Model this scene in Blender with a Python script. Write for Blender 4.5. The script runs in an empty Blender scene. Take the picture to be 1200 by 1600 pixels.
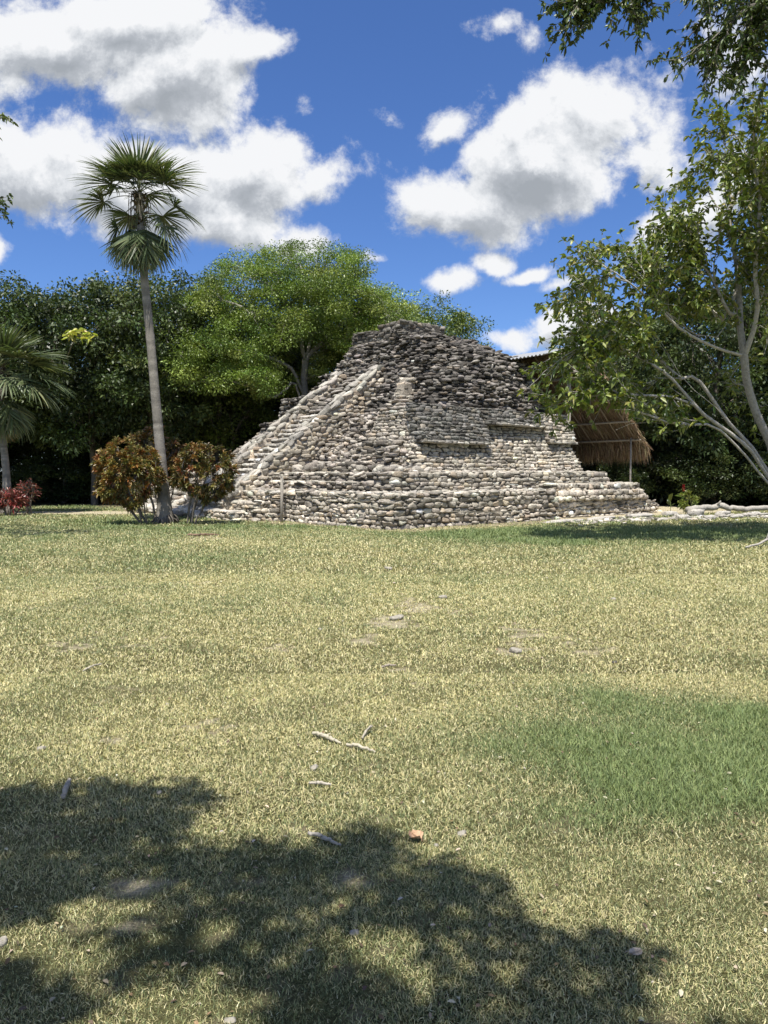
import bpy, math, random
import numpy as np
from mathutils import Vector
rng = np.random.default_rng(11)
random.seed(11)
sc = bpy.context.scene
C = sc.collection
R = math.radians

# ------------------------------------------------------------------ camera
F_PX, PITCH, EYE = 1190.0, math.atan(60/1190.0), 1.6
cam_d = bpy.data.cameras.new('camera'); cam = bpy.data.objects.new('camera', cam_d); C.objects.link(cam)
cam_d.sensor_fit = 'VERTICAL'; cam_d.sensor_height = 24.0; cam_d.lens = 24.0*F_PX/1600.0
cam_d.clip_start = 0.05; cam_d.clip_end = 3000
cam.location = (0, 0, EYE); cam.rotation_euler = (math.pi/2-PITCH, 0, 0)
sc.camera = cam
_fw = np.array([0, math.cos(PITCH), -math.sin(PITCH)]); _up = np.array([0, math.sin(PITCH), math.cos(PITCH)])
def ray(px, py):
    return _fw + np.array([1., 0, 0])*((px-600)/F_PX) + _up*(-(py-800)/F_PX)
def P(px, py, Y):
    d = ray(px, py); return np.array([0, 0, EYE]) + d*(Y/d[1])
def G(px, py):
    d = ray(px, py); t = -EYE/d[2]; return np.array([d[0]*t, d[1]*t, 0.0])

# ------------------------------------------------------------------ light
SUN_EL, SUN_AZ = R(69), R(188)      # azimuth measured from +Y clockwise (towards +X): behind the viewer
sdir = np.array([math.sin(SUN_AZ)*math.cos(SUN_EL), math.cos(SUN_AZ)*math.cos(SUN_EL), math.sin(SUN_EL)])
sun_d = bpy.data.lights.new('sun', 'SUN'); sun = bpy.data.objects.new('sun', sun_d); C.objects.link(sun)
sun_d.energy = 4.8; sun_d.angle = R(0.53); sun_d.color = (1.0, 0.955, 0.88)
sun.rotation_euler = Vector(sdir).to_track_quat('Z', 'Y').to_euler()
sc.view_settings.view_transform = 'Standard'; sc.view_settings.look = 'None'
sc.view_settings.exposure = 0.50; sc.view_settings.gamma = 1.0; sc.view_settings.use_curve_mapping = False
try:
    sc.cycles.max_bounces = 6; sc.cycles.diffuse_bounces = 3; sc.cycles.glossy_bounces = 2
    sc.cycles.transmission_bounces = 3; sc.cycles.transparent_max_bounces = 4
except Exception: pass

world = bpy.data.worlds.new('World'); sc.world = world; world.use_nodes = True
def build_world():
    nt = world.node_tree; N = nt.nodes; L = nt.links
    for n in list(N): N.remove(n)
    def mth(op, a=None, b=None, c=None, clamp=False):
        n = N.new('ShaderNodeMath'); n.operation = op; n.use_clamp = clamp
        for i, v in enumerate((a, b, c)):
            if v is None: continue
            if isinstance(v, (int, float)): n.inputs[i].default_value = v
            else: L.new(v, n.inputs[i])
        return n.outputs[0]
    out = N.new('ShaderNodeOutputWorld')
    sky = N.new('ShaderNodeTexSky'); sky.sky_type = 'NISHITA'; sky.sun_disc = False
    sky.sun_elevation = SUN_EL; sky.sun_rotation = SUN_AZ
    sky.altitude = 0; sky.air_density = 1.0; sky.dust_density = 0.15; sky.ozone_density = 5.0
    hs = N.new('ShaderNodeHueSaturation'); hs.inputs['Saturation'].default_value = 1.03; hs.inputs['Value'].default_value = 1.0
    tint = N.new('ShaderNodeMix'); tint.data_type = 'RGBA'; tint.blend_type = 'MULTIPLY'; tint.inputs[0].default_value = 1.0
    L.new(sky.outputs[0], tint.inputs[6]); tint.inputs[7].default_value = (.86, 1.0, 1.32, 1); L.new(tint.outputs[2], hs.inputs['Color'])
    tc = N.new('ShaderNodeTexCoord'); sep = N.new('ShaderNodeSeparateXYZ'); L.new(tc.outputs['Generated'], sep.inputs[0])
    X, Y, Z = sep.outputs
    ys = mth('MAXIMUM', mth('ABSOLUTE', Y), 0.12)
    U = mth('DIVIDE', X, ys); V = mth('DIVIDE', Z, ys)
    # clouds: (px, py, rx, ry, rot deg, strength) in the sky ahead, turned into directions
    blobs = [(90,55,360,100,0,1.25),(290,105,185,105,-20,1.2),(230,130,130,70,0,.9),(390,60,120,60,-10,.9),(210,20,260,70,0,1.2),
             (60,270,200,120,8,1.2),(240,300,230,110,5,1.2),(400,270,130,85,0,1.0),(500,275,110,42,-8,.75),(330,350,130,62,0,.9),
             (-80,250,180,140,0,1.1),(0,395,52,36,0,.8),
             (850,240,215,125,-24,1.25),(740,310,150,75,-5,1.05),(950,170,130,115,0,1.1),(1010,235,90,60,10,.8),(700,185,85,45,-38,.85),
             (1030,345,100,40,-35,.5),(1130,320,150,60,-20,.6),
             (700,442,66,34,0,.9),(765,412,36,26,20,.75),(812,432,52,20,-10,.75),(870,455,55,22,0,.45),
             (800,536,85,28,0,.85),(900,520,110,38,0,.8),(585,398,44,20,0,.6),(480,385,75,38,0,.65),
             (770,16,42,30,0,.42),(605,197,30,15,0,.34),(470,190,22,30,0,.30),(822,52,30,26,0,.32),(1165,90,70,90,0,.35),
             (640,70,20,8,0,.1)]
    def uv(px, py):
        d = ray(px, py); return d[0]/d[1], d[2]/d[1]
    comb = N.new('ShaderNodeCombineXYZ'); L.new(U, comb.inputs[0]); L.new(V, comb.inputs[1])
    def noise(vec, scale, detail, rough, dist=0.0, w=0):
        n = N.new('ShaderNodeTexNoise'); n.noise_dimensions = '3D'
        n.inputs['Scale'].default_value = scale; n.inputs['Detail'].default_value = detail
        n.inputs['Roughness'].default_value = rough; n.inputs['Distortion'].default_value = dist
        L.new(vec, n.inputs['Vector']); return n.outputs[0]
    def shift(vec, off):
        n = N.new('ShaderNodeVectorMath'); n.operation = 'ADD'; L.new(vec, n.inputs[0]); n.inputs[1].default_value = off
        return n.outputs[0]
    def dens(vec):
        # domain warp
        wn = N.new('ShaderNodeTexNoise'); wn.inputs['Scale'].default_value = 5.0; wn.inputs['Detail'].default_value = 3
        L.new(vec, wn.inputs['Vector'])
        sub = N.new('ShaderNodeVectorMath'); sub.operation = 'MULTIPLY_ADD'
        L.new(wn.outputs['Color'], sub.inputs[0]); sub.inputs[1].default_value = (.10, .10, 0); L.new(vec, sub.inputs[2])
        vw = shift(sub.outputs[0], (-.05, -.05, 0))
        acc = None
        for (px, py, rx, ry, rot, st) in blobs:
            cu, cv = uv(px, py)
            mp = N.new('ShaderNodeMapping'); mp.vector_type = 'TEXTURE'
            mp.inputs['Location'].default_value = (cu, cv, 0); mp.inputs['Rotation'].default_value = (0, 0, R(-rot))
            mp.inputs['Scale'].default_value = (rx/F_PX, ry/F_PX, 1)
            L.new(vw, mp.inputs['Vector'])
            ln = N.new('ShaderNodeVectorMath'); ln.operation = 'LENGTH'; L.new(mp.outputs[0], ln.inputs[0])
            v = mth('MULTIPLY_ADD', ln.outputs['Value'], -st, st)
            if acc is None: acc = v
            else:
                acc = mth('SMOOTH_MAX', acc, v, 0.25)
        m = mth('MAXIMUM', acc, -0.6)
        n1 = noise(vec, 8.0, 12.0, 0.66, 0.1)
        n2 = noise(shift(vec, (3.1, 1.7, 2.2)), 3.4, 4.0, 0.5)
        d = mth('ADD', m, mth('MULTIPLY', mth('SUBTRACT', n1, .5), 2.1))
        d = mth('ADD', d, mth('MULTIPLY', mth('SUBTRACT', n2, .5), .8))
        return d, n1
    d0, n0 = dens(comb.outputs[0])
    d1, n1 = dens(shift(comb.outputs[0], (0.006, 0.028, 0)))
    # unseen clouds overhead and behind, added to whiten the ambient light
    ng = noise(tc.outputs['Generated'], 2.2, 8, .58, .2)
    front = mth('MULTIPLY', mth('GREATER_THAN', Y, 0.5), mth('LESS_THAN', V, 0.86))
    dg = mth('MULTIPLY', mth('SUBTRACT', ng, .49), 4.0)
    dsel = mth('ADD', mth('MULTIPLY', d0, front), mth('MULTIPLY', dg, mth('SUBTRACT', 1.0, front)))
    mr = N.new('ShaderNodeMapRange'); mr.interpolation_type = 'SMOOTHSTEP'
    mr.inputs['From Min'].default_value = 0.05; mr.inputs['From Max'].default_value = 0.46
    L.new(dsel, mr.inputs['Value']); alpha = mr.outputs[0]
    alpha = mth('MULTIPLY', alpha, mth('GREATER_THAN', Z, -0.02))
    # thickness darkens the heart of the cloud, denser part above darkens it, thin edge towards the light brightens
    rel = mth('MULTIPLY', mth('SUBTRACT', d0, d1), 1.25)
    nl = noise(shift(comb.outputs[0], (9.3, 4.1, 0)), 3.0, 5, .55)
    th = N.new('ShaderNodeMapRange'); th.interpolation_type = 'SMOOTHSTEP'
    th.inputs['From Min'].default_value = 0.15; th.inputs['From Max'].default_value = 1.25; L.new(dsel, th.inputs['Value'])
    shade = mth('ADD', mth('MULTIPLY', th.outputs[0], mth('MULTIPLY_ADD', nl, .85, .16)), mth('MULTIPLY', rel, -1.25))
    shade = mth('ADD', shade, 0.02, clamp=True)
    ramp = N.new('ShaderNodeValToRGB'); L.new(shade, ramp.inputs[0])
    e = ramp.color_ramp.elements
    e[0].position = 0.0; e[0].color = (.88, .89, .91, 1); e[1].position = 1.0; e[1].color = (.36, .39, .43, 1)
    q = e.new(.25); q.color = (.72, .745, .78, 1)
    q = e.new(.6); q.color = (.46, .49, .535, 1)
    b1 = N.new('ShaderNodeBackground'); L.new(hs.outputs[0], b1.inputs['Color']); b1.inputs['Strength'].default_value = 0.079
    b2 = N.new('ShaderNodeBackground'); L.new(ramp.outputs[0], b2.inputs['Color']); b2.inputs['Strength'].default_value = 0.74
    mx = N.new('ShaderNodeMixShader'); L.new(alpha, mx.inputs[0]); L.new(b1.outputs[0], mx.inputs[1]); L.new(b2.outputs[0], mx.inputs[2])
    L.new(mx.outputs[0], out.inputs[0])
    world.cycles.sampling_method = 'MANUAL'; world.cycles.sample_map_resolution = 512
build_world()

# ------------------------------------------------------------------ materials
def new_mat(name):
    m = bpy.data.materials.new(name); m.use_nodes = True
    nt = m.node_tree; b = nt.nodes['Principled BSDF']; return m, nt, b
def attr_mat(name, rough=.8, spec=.3, noise_scale=0, noise_amt=0.0, bump=0.0, bump_scale=30, transl=0.0, dirt=None, tcol=(1.15,1.25,.5), detail=5, coord='Object'):
    """surface whose own colour is stored on the mesh ('col'), broken up by noise; optional translucency for leaves"""
    m, nt, b = new_mat(name); N = nt.nodes; L = nt.links
    a = N.new('ShaderNodeAttribute'); a.attribute_name = 'col'
    col = a.outputs['Color']
    tc = N.new('ShaderNodeTexCoord')
    if noise_amt:
        n = N.new('ShaderNodeTexNoise'); n.inputs['Scale'].default_value = noise_scale; n.inputs['Detail'].default_value = detail
        n.inputs['Roughness'].default_value = .65
        L.new(tc.outputs[coord], n.inputs['Vector'])
        mr = N.new('ShaderNodeMapRange'); mr.inputs['From Min'].default_value = .25; mr.inputs['From Max'].default_value = .75
        mr.inputs['To Min'].default_value = 1-noise_amt; mr.inputs['To Max'].default_value = 1+noise_amt
        L.new(n.outputs[0], mr.inputs['Value'])
        mm = N.new('ShaderNodeMix'); mm.data_type = 'RGBA'; mm.blend_type = 'MULTIPLY'; mm.inputs[0].default_value = 1
        L.new(col, mm.inputs[6]); L.new(mr.outputs[0], mm.inputs[7]); col = mm.outputs[2]
    if dirt:
        n = N.new('ShaderNodeTexNoise'); n.inputs['Scale'].default_value = dirt[1]; n.inputs['Detail'].default_value = 7
        n.inputs['Roughness'].default_value = .7; L.new(tc.outputs[coord], n.inputs['Vector'])
        mr = N.new('ShaderNodeMapRange'); mr.inputs['From Min'].default_value = dirt[2]; mr.inputs['From Max'].default_value = dirt[2]+.14
        mr.inputs['To Max'].default_value = dirt[3]; L.new(n.outputs[0], mr.inputs['Value'])
        mm = N.new('ShaderNodeMix'); mm.data_type = 'RGBA'; L.new(mr.outputs[0], mm.inputs[0]); L.new(col, mm.inputs[6])
        mm.inputs[7].default_value = (*dirt[0], 1); col = mm.outputs[2]
    L.new(col, b.inputs['Base Color'])
    b.inputs['Roughness'].default_value = rough; b.inputs['Specular IOR Level'].default_value = spec
    if bump:
        n = N.new('ShaderNodeTexNoise'); n.inputs['Scale'].default_value = bump_scale; n.inputs['Detail'].default_value = 6
        L.new(tc.outputs[coord], n.inputs['Vector'])
        bp = N.new('ShaderNodeBump'); bp.inputs['Strength'].default_value = bump; bp.inputs['Distance'].default_value = .03
        L.new(n.outputs[0], bp.inputs['Height']); L.new(bp.outputs[0], b.inputs['Normal'])
    if transl:
        t = N.new('ShaderNodeBsdfTranslucent')
        mm = N.new('ShaderNodeMix'); mm.data_type = 'RGBA'; mm.blend_type = 'MULTIPLY'; mm.inputs[0].default_value = 1
        L.new(col, mm.inputs[6]); mm.inputs[7].default_value = (*tcol, 1); L.new(mm.outputs[2], t.inputs['Color'])
        ms = N.new('ShaderNodeMixShader'); ms.inputs[0].default_value = transl
        L.new(b.outputs[0], ms.inputs[1]); L.new(t.outputs[0], ms.inputs[2])
        L.new(ms.outputs[0], N['Material Output'].inputs['Surface'])
    return m
M = {}
M['stone'] = attr_mat('limestone', .94, .12, 22, .45, .9, 30, dirt=((.055,.050,.043), 1.4, .53, .60), detail=9)
M['mortar'] = attr_mat('mortar', .95, .1, 12, .35, .8, 14)
M['leaf'] = attr_mat('leaf', .42, .45, 0, 0, 0, 0, transl=.22)
M['leaf_far'] = attr_mat('leaf_far', .45, .45, 0, 0, 0, 0, transl=.18)
M['palm'] = attr_mat('palm_leaf', .45, .4, 0, 0, 0, 0, transl=.15)
M['croton'] = attr_mat('croton_leaf', .35, .5, 0, 0, 0, 0, transl=.15, tcol=(1.2,1.0,.5))
M['bark'] = attr_mat('bark', .9, .15, 16, .35, .6, 30, dirt=((.06,.055,.045), 5, .58, .7))
M['palm_bark'] = attr_mat('palm_bark', .9, .15, 10, .25, .5, 25)
M['grass'] = attr_mat('grass_blade', .55, .3, 0, 0, 0, 0, transl=.22, tcol=(1.1,1.1,.7))
M['ground'] = attr_mat('turf', .97, .05, 110, .75, 1.0, 160, detail=9)
M['thatch'] = attr_mat('thatch', .9, .1, 20, .3, 0, 0)
M['wood'] = attr_mat('weathered_wood', .85, .2, 18, .3, .4, 40)
M['metal'] = attr_mat('sheet_metal', .45, .5, 4, .12, 0, 0)
M['debris'] = attr_mat('debris', .85, .2, 60, .3, .4, 80)

# ------------------------------------------------------------------ mesh helpers
class Geo:
    def __init__(s): s.v=[]; s.q=[]; s.t=[]; s.c=[]; s.n=0
    def add(s, v, q=None, t=None, col=(.5,.5,.5)):
        v = np.asarray(v, float).reshape(-1, 3)
        if q is not None and len(q): s.q.append(np.asarray(q, int).reshape(-1, 4)+s.n)
        if t is not None and len(t): s.t.append(np.asarray(t, int).reshape(-1, 3)+s.n)
        c = np.asarray(col, float)
        if c.ndim == 1: c = np.tile(c, (len(v), 1))
        s.v.append(v); s.c.append(c); s.n += len(v)
    def mesh(s, name, mat, smooth=False):
        v = np.concatenate(s.v); c = np.concatenate(s.c)
        q = np.concatenate(s.q) if s.q else np.zeros((0,4), int); t = np.concatenate(s.t) if s.t else np.zeros((0,3), int)
        me = bpy.data.meshes.new(name)
        me.vertices.add(len(v)); me.vertices.foreach_set('co', v.astype(np.float32).ravel())
        me.loops.add(q.size+t.size); me.loops.foreach_set('vertex_index', np.concatenate([q.ravel(), t.ravel()]).astype(np.int32))
        me.polygons.add(len(q)+len(t))
        st = np.concatenate([np.arange(len(q))*4, q.size+np.arange(len(t))*3]).astype(np.int32)
        me.polygons.foreach_set('loop_start', st)
        me.update(calc_edges=True)
        if smooth: me.polygons.foreach_set('use_smooth', np.ones(len(q)+len(t), bool))
        ca = me.color_attributes.new('col', 'FLOAT_COLOR', 'POINT')
        ca.data.foreach_set('color', np.concatenate([np.clip(c,0,1), np.ones((len(c),1))], 1).astype(np.float32).ravel())
        me.materials.append(mat); me.validate(); return me
    def build(s, name, mat, parent=None, smooth=False, loc=None):
        """link as one object; its vertices are given in world space, its origin is put at loc (or the parent's place)"""
        org = np.array(loc if loc is not None else (parent.location if parent else (0,0,0)), float)
        if parent is not None and parent.parent is not None and loc is None: org = np.array(parent.parent.location, float)
        s.v = [a-org for a in s.v]
        me = s.mesh(name, mat, smooth); o = bpy.data.objects.new(name, me); C.objects.link(o)
        if parent is not None:
            o.parent = parent; o.location = (0,0,0)
        else: o.location = org
        return o
def thing(name, label, cat, loc=(0,0,0), group=None, rz=0, kind=None):
    o = bpy.data.objects.new(name, None); C.objects.link(o); o.location = tuple(loc); o.rotation_euler = (0,0,rz)
    o.empty_display_size = .3
    return tag(o, label, cat, group, kind)
def tag(o, label=None, cat=None, group=None, kind=None):
    if label: o['label'] = label
    if cat: o['category'] = cat
    if group: o['group'] = group
    if kind: o['kind'] = kind
    return o
def norm(a):
    a = np.asarray(a, float); return a/np.maximum(np.linalg.norm(a, axis=-1, keepdims=True), 1e-9)
def rot_z(v, a):
    c, s = math.cos(a), math.sin(a); v = np.asarray(v, float); o = v.copy()
    o[..., 0] = c*v[..., 0]-s*v[..., 1]; o[..., 1] = s*v[..., 0]+c*v[..., 1]; return o

def hash2(ix, iy, seed):
    h = (ix.astype(np.int64)*374761393 + iy.astype(np.int64)*668265263 + seed*1274126177) & 0xffffffff
    h = ((h ^ (h >> 13))*1274126177) & 0xffffffff
    return ((h ^ (h >> 16)) & 0xffff)/65535.0
def vnoise(x, y, seed=0):
    x = np.asarray(x, float); y = np.asarray(y, float)
    ix = np.floor(x); iy = np.floor(y); fx = x-ix; fy = y-iy; fx = fx*fx*(3-2*fx); fy = fy*fy*(3-2*fy)
    a = hash2(ix, iy, seed); b = hash2(ix+1, iy, seed); c = hash2(ix, iy+1, seed); d = hash2(ix+1, iy+1, seed)
    return (a*(1-fx)+b*fx)*(1-fy)+(c*(1-fx)+d*fx)*fy
def fbm(x, y, seed=0, oct=4):
    s = 0; a = .5; t = 0
    for i in range(oct):
        s = s+a*vnoise(np.asarray(x)*2**i, np.asarray(y)*2**i, seed+i*17); t += a; a *= .55
    return s/t
def sstep(x, a, b):
    t = np.clip((np.asarray(x, float)-a)/(b-a), 0, 1); return t*t*(3-2*t)

def tube(g, pts, rad, n=8, col=(.4,.36,.3), caps=True, wob=0.0):
    pts = np.asarray(pts, float); k = len(pts); rad = np.broadcast_to(np.asarray(rad, float), (k,))
    tg = norm(np.gradient(pts, axis=0))
    ref = np.array([0.,0,1]) if abs(tg[0][2]) < .9 else np.array([1.,0,0])
    ang = np.arange(n)*2*math.pi/n; V = []
    for i in range(k):
        s = norm(np.cross(tg[i], ref)); w = np.cross(s, tg[i]); ref = w
        rr = rad[i]*(1+wob*rng.normal(0, 1, n)) if wob else rad[i]
        V.append(pts[i]+np.outer(np.cos(ang)*rr, s)+np.outer(np.sin(ang)*rr, w))
    V = np.concatenate(V); Q = []
    for i in range(k-1):
        for j in range(n):
            a = i*n+j; b = i*n+(j+1)%n; Q.append((a, b, b+n, a+n))
    T = []
    if caps:
        V = np.concatenate([V, pts[:1], pts[-1:]])
        for j in range(n):
            T.append((k*n, (j+1)%n, j)); T.append((k*n+1, (k-1)*n+j, (k-1)*n+(j+1)%n))
    g.add(V, Q, T, col if np.ndim(col) == 1 else col)
def box(g, o, x, y, z, col):
    """oriented box: centre o, half vectors x,y,z"""
    o, x, y, z = [np.asarray(a, float) for a in (o, x, y, z)]
    v = [o+sx*x+sy*y+sz*z for sz in (-1,1) for sy in (-1,1) for sx in (-1,1)]
    g.add(v, [(0,2,3,1),(4,5,7,6),(0,1,5,4),(2,6,7,3),(0,4,6,2),(1,3,7,5)], None, col)

# rounded stone template : cube grid pushed towards an ellipsoid
def cube_grid(n):
    idx = {}; V = []; Q = []
    def vid(p):
        if p not in idx: idx[p] = len(V); V.append([2*c/n-1 for c in p])
        return idx[p]
    for ax in range(3):
        for side in (0, n):
            for i in range(n):
                for j in range(n):
                    def mk(a, b):
                        p = [0,0,0]; p[ax] = side; p[(ax+1)%3] = a; p[(ax+2)%3] = b; return tuple(p)
                    q = [vid(mk(i,j)), vid(mk(i+1,j)), vid(mk(i+1,j+1)), vid(mk(i,j+1))]
                    Q.append(q if side else q[::-1])
    V = np.array(V); s = V/np.linalg.norm(V, axis=1, keepdims=True)
    return V, s, np.array(Q)
CG = {n: cube_grid(n) for n in (2, 3, 4, 6)}
_VAR = {}
def stone_variants(n, rnd, count=40):
    key = (n, round(rnd, 2))
    if key in _VAR: return _VAR[key]
    V, S, Q = CG[n]; out = []
    for k in range(count):
        r = rnd*rng.uniform(.7, 1.2); b = V*(1-r)+S*r*1.2
        for _ in range(rng.integers(6, 11)):                       # knock corners and edges off
            d = norm(rng.normal(0, 1, 3)*np.array([1, .9, .8])); h = rng.uniform(.80, 1.05)*(abs(d).sum()*.62)
            over = b@d-h; b = b-np.outer(np.maximum(over, 0)*.92, d)
        b = b*(1+rng.normal(0, .035, (len(b), 1)))+rng.normal(0, .03, b.shape)
        out.append(b)
    _VAR[key] = np.array(out); return _VAR[key]
def add_stones(g, cen, ax, ay, az, size, col, n=3, rnd=.45, rough=.07):
    """many stones at once. cen (K,3); ax,ay,az unit axes (K,3); size (K,3) full dims; col (K,3)"""
    V, S, Q = CG[n]; K = len(cen)
    if K == 0: return
    var = stone_variants(n, rnd)[rng.integers(0, 40, K)]
    flip = np.where(rng.random((K, 1)) < .5, -1.0, 1.0)
    b = var*(size[:, None, :]/2)*np.array([1.13, 1.0, 1.11])
    tap = 1+rng.uniform(-.2, .2, (K, 1))*var[:, :, 0]; b[:, :, 2] *= tap
    W = cen[:, None]+b[:, :, :1]*ax[:, None]+b[:, :, 1:2]*ay[:, None]+b[:, :, 2:]*az[:, None]
    off = (np.arange(K)*len(V))[:, None, None]
    cc = np.repeat(col[:, None], len(V), 1)*(1+rng.normal(0, .05, (K, len(V), 1)))
    g.add(W.reshape(-1,3), (Q[None]+off).reshape(-1,4), None, cc.reshape(-1,3))

# ------------------------------------------------------------------ leaves
def add_leaves(g, pos, d, length, width, col, droop=0.25, shape=2, upref=None):
    """pos (N,3) base, d (N,3) direction; shape 1: one bent quad, 2: folded six-sided leaf"""
    K = len(pos); d = norm(d)
    rnd = norm(rng.normal(0, 1, (K,3)) + (np.array([0,0,1.3]) if upref is None else upref))
    s = norm(np.cross(d, rnd)); u = np.cross(s, d)
    L = np.broadcast_to(length, (K,))[:, None]; W = np.broadcast_to(width, (K,))[:, None]
    tip = pos+d*L-np.array([0,0,1])*L*droop
    if shape == 1:
        mid = pos+d*L*.5
        v = np.stack([pos, mid+s*W/2, tip, mid-s*W/2], 1); q = np.array([[0,1,2,3]])
    else:
        a = pos+d*L*.28; b = pos+d*L*.68-np.array([0,0,1])*L*droop*.4; lf = u*W*.22
        v = np.stack([pos, a+s*W*.42+lf, b+s*W*.46+lf, tip, b-s*W*.46+lf, a-s*W*.42+lf], 1); q = np.array([[0,1,2,3],[0,3,4,5]])
    nv = v.shape[1]; off = (np.arange(K)*nv)[:, None, None]
    g.add(v.reshape(-1,3), (q[None]+off).reshape(-1,4), None, np.repeat(np.asarray(col)[:, None], nv, 1).reshape(-1,3))
def leaf_cols(K, palette, w=None, jit=.18):
    p = np.array(palette); i = rng.choice(len(p), K, p=w)
    return np.clip(p[i]*(1+rng.normal(0, jit, (K,1)))*(1+rng.normal(0, jit*.35, (K,3))), .005, .95)

# ------------------------------------------------------------------ branch growing
class Tree:
    def __init__(s): s.p=[]; s.par=[]; s.fix=[]
    def limb(s, pts, parent=-1, step=.35, wob=.0):
        """polyline limb; parent: node index it starts from (or -1)"""
        pts = [np.asarray(p, float) for p in pts]; ids = []
        last = parent
        if parent < 0: s.p.append(pts[0]); s.par.append(-1); last = len(s.p)-1; ids.append(last)
        start = s.p[last]; seq = [start]+pts[1 if parent < 0 else 0:]
        # catmull-rom resample
        for i in range(len(seq)-1):
            p0 = seq[max(i-1,0)]; p1 = seq[i]; p2 = seq[i+1]; p3 = seq[min(i+2, len(seq)-1)]
            k = max(1, int(np.linalg.norm(p2-p1)/step))
            for j in range(1, k+1):
                t = j/k
                q = .5*((2*p1)+(-p0+p2)*t+(2*p0-5*p1+4*p2-p3)*t*t+(-p0+3*p1-3*p2+p3)*t**3)
                if wob and j < k: q = q+rng.normal(0, wob, 3)
                s.p.append(q); s.par.append(last); last = len(s.p)-1; ids.append(last)
        return ids
    def near(s, q):
        A = np.array(s.p); return int(np.argmin(np.sum((A-q)**2, 1)))
    def grow(s, targets, pull=.35, seg=.3, wob=.05, up=.0):
        """connect each target to the nearest node by a curved twig"""
        T = np.asarray(targets, float); root = np.array(s.p)
        d = np.array([np.min(np.sum((root-t)**2, 1)) for t in T]); order = np.argsort(d); tips = []
        for i in order:
            t = T[i]; j = s.near(t)
            # walk back a little so that twigs leave at an angle
            for _ in range(2):
                if s.par[j] >= 0: j = s.par[j]
            a = s.p[j]; L = np.linalg.norm(t-a); k = max(2, int(L/seg))
            dirp = norm(a-s.p[s.par[j]]) if s.par[j] >= 0 else np.array([0,0,1.])
            c = a+dirp*L*pull+np.array([0,0,up*L]); last = j
            for m in range(1, k+1):
                u = m/k; q = (1-u)**2*a+2*u*(1-u)*c+u*u*t
                if m < k: q = q+rng.normal(0, wob*min(1, L), 3)
                s.p.append(q); s.par.append(last); last = len(s.p)-1
            tips.append(last)
        return tips
    def build(s, g, rtip=.008, power=.45, rmax=.5, col=(.35,.32,.27), nmin=4, flare=0, minr=0):
        n = len(s.p); cnt = np.zeros(n); P_ = np.array(s.p); par = np.array(s.par)
        ch = [[] for _ in range(n)]
        for i in range(n):
            if par[i] >= 0: ch[par[i]].append(i)
        for i in range(n-1, -1, -1):
            if not ch[i]: cnt[i] = 1
            if par[i] >= 0: cnt[par[i]] += cnt[i]
        rad = np.minimum(rtip*cnt**power, rmax); s.rad = rad
        # chains
        heads = [i for i in range(n) if par[i] < 0]; st = list(heads)
        while st:
            i = st.pop(); chain = [i]
            if par[i] >= 0: chain = [par[i], i]
            cur = i
            while ch[cur]:
                k = max(ch[cur], key=lambda c: cnt[c])
                for c in ch[cur]:
                    if c != k: st.append(c)
                chain.append(k); cur = k
            rr = rad[chain].copy()
            if par[i] >= 0: rr[0] = min(rr[0], rr[1]*1.25)
            rr[-1] *= .6
            if rr.max() < minr: continue
            if len(chain) > 1:
                m = 10 if rr[0] > .12 else (7 if rr[0] > .04 else (5 if rr[0] > .015 else 3))
                tube(g, P_[chain], rr, max(m, 3), np.array(col)*rng.uniform(.85, 1.15), caps=False)

# ================================================================== GROUND
def ell(x, y, cx, cy, rx, ry, k=1.0):
    return np.clip(1-((np.asarray(x)-cx)/rx)**2-((np.asarray(y)-cy)/ry)**2, 0, 1)**k
_bare = []
for (px, py, wx, wy, s) in [(618,972,34,9,1.0),(655,946,40,10,.8),(578,1000,26,10,.8),(718,955,26,8,.7),(805,1015,30,12,.9),(820,985,40,10,.7),(900,1012,55,14,.7),
        (330,1138,40,16,.7),(190,1150,36,16,.6),(230,1010,40,14,.5),(440,1010,30,9,.6),(310,842,55,5,.7),(180,912,60,8,.5),(120,1000,80,14,.45),
        (215,1385,70,28,.75),(180,1460,60,22,.6),(540,1375,50,20,.6),(240,1550,50,22,.5),(40,1590,60,20,.6),(560,1545,45,16,.5),(350,1380,60,26,.35),(60,1165,60,14,.4),
        (90,944,90,8,.45),(300,912,60,8,.4),(650,1060,60,14,.35),(760,1150,50,14,.3),(1050,960,60,10,.35),(100,1290,70,22,.35)]:
    c = G(px, py); e = G(px+wx, py); f = G(px, py-wy); _bare.append((c[0], c[1], abs(e[0]-c[0]), abs(f[1]-c[1]), s))
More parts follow.
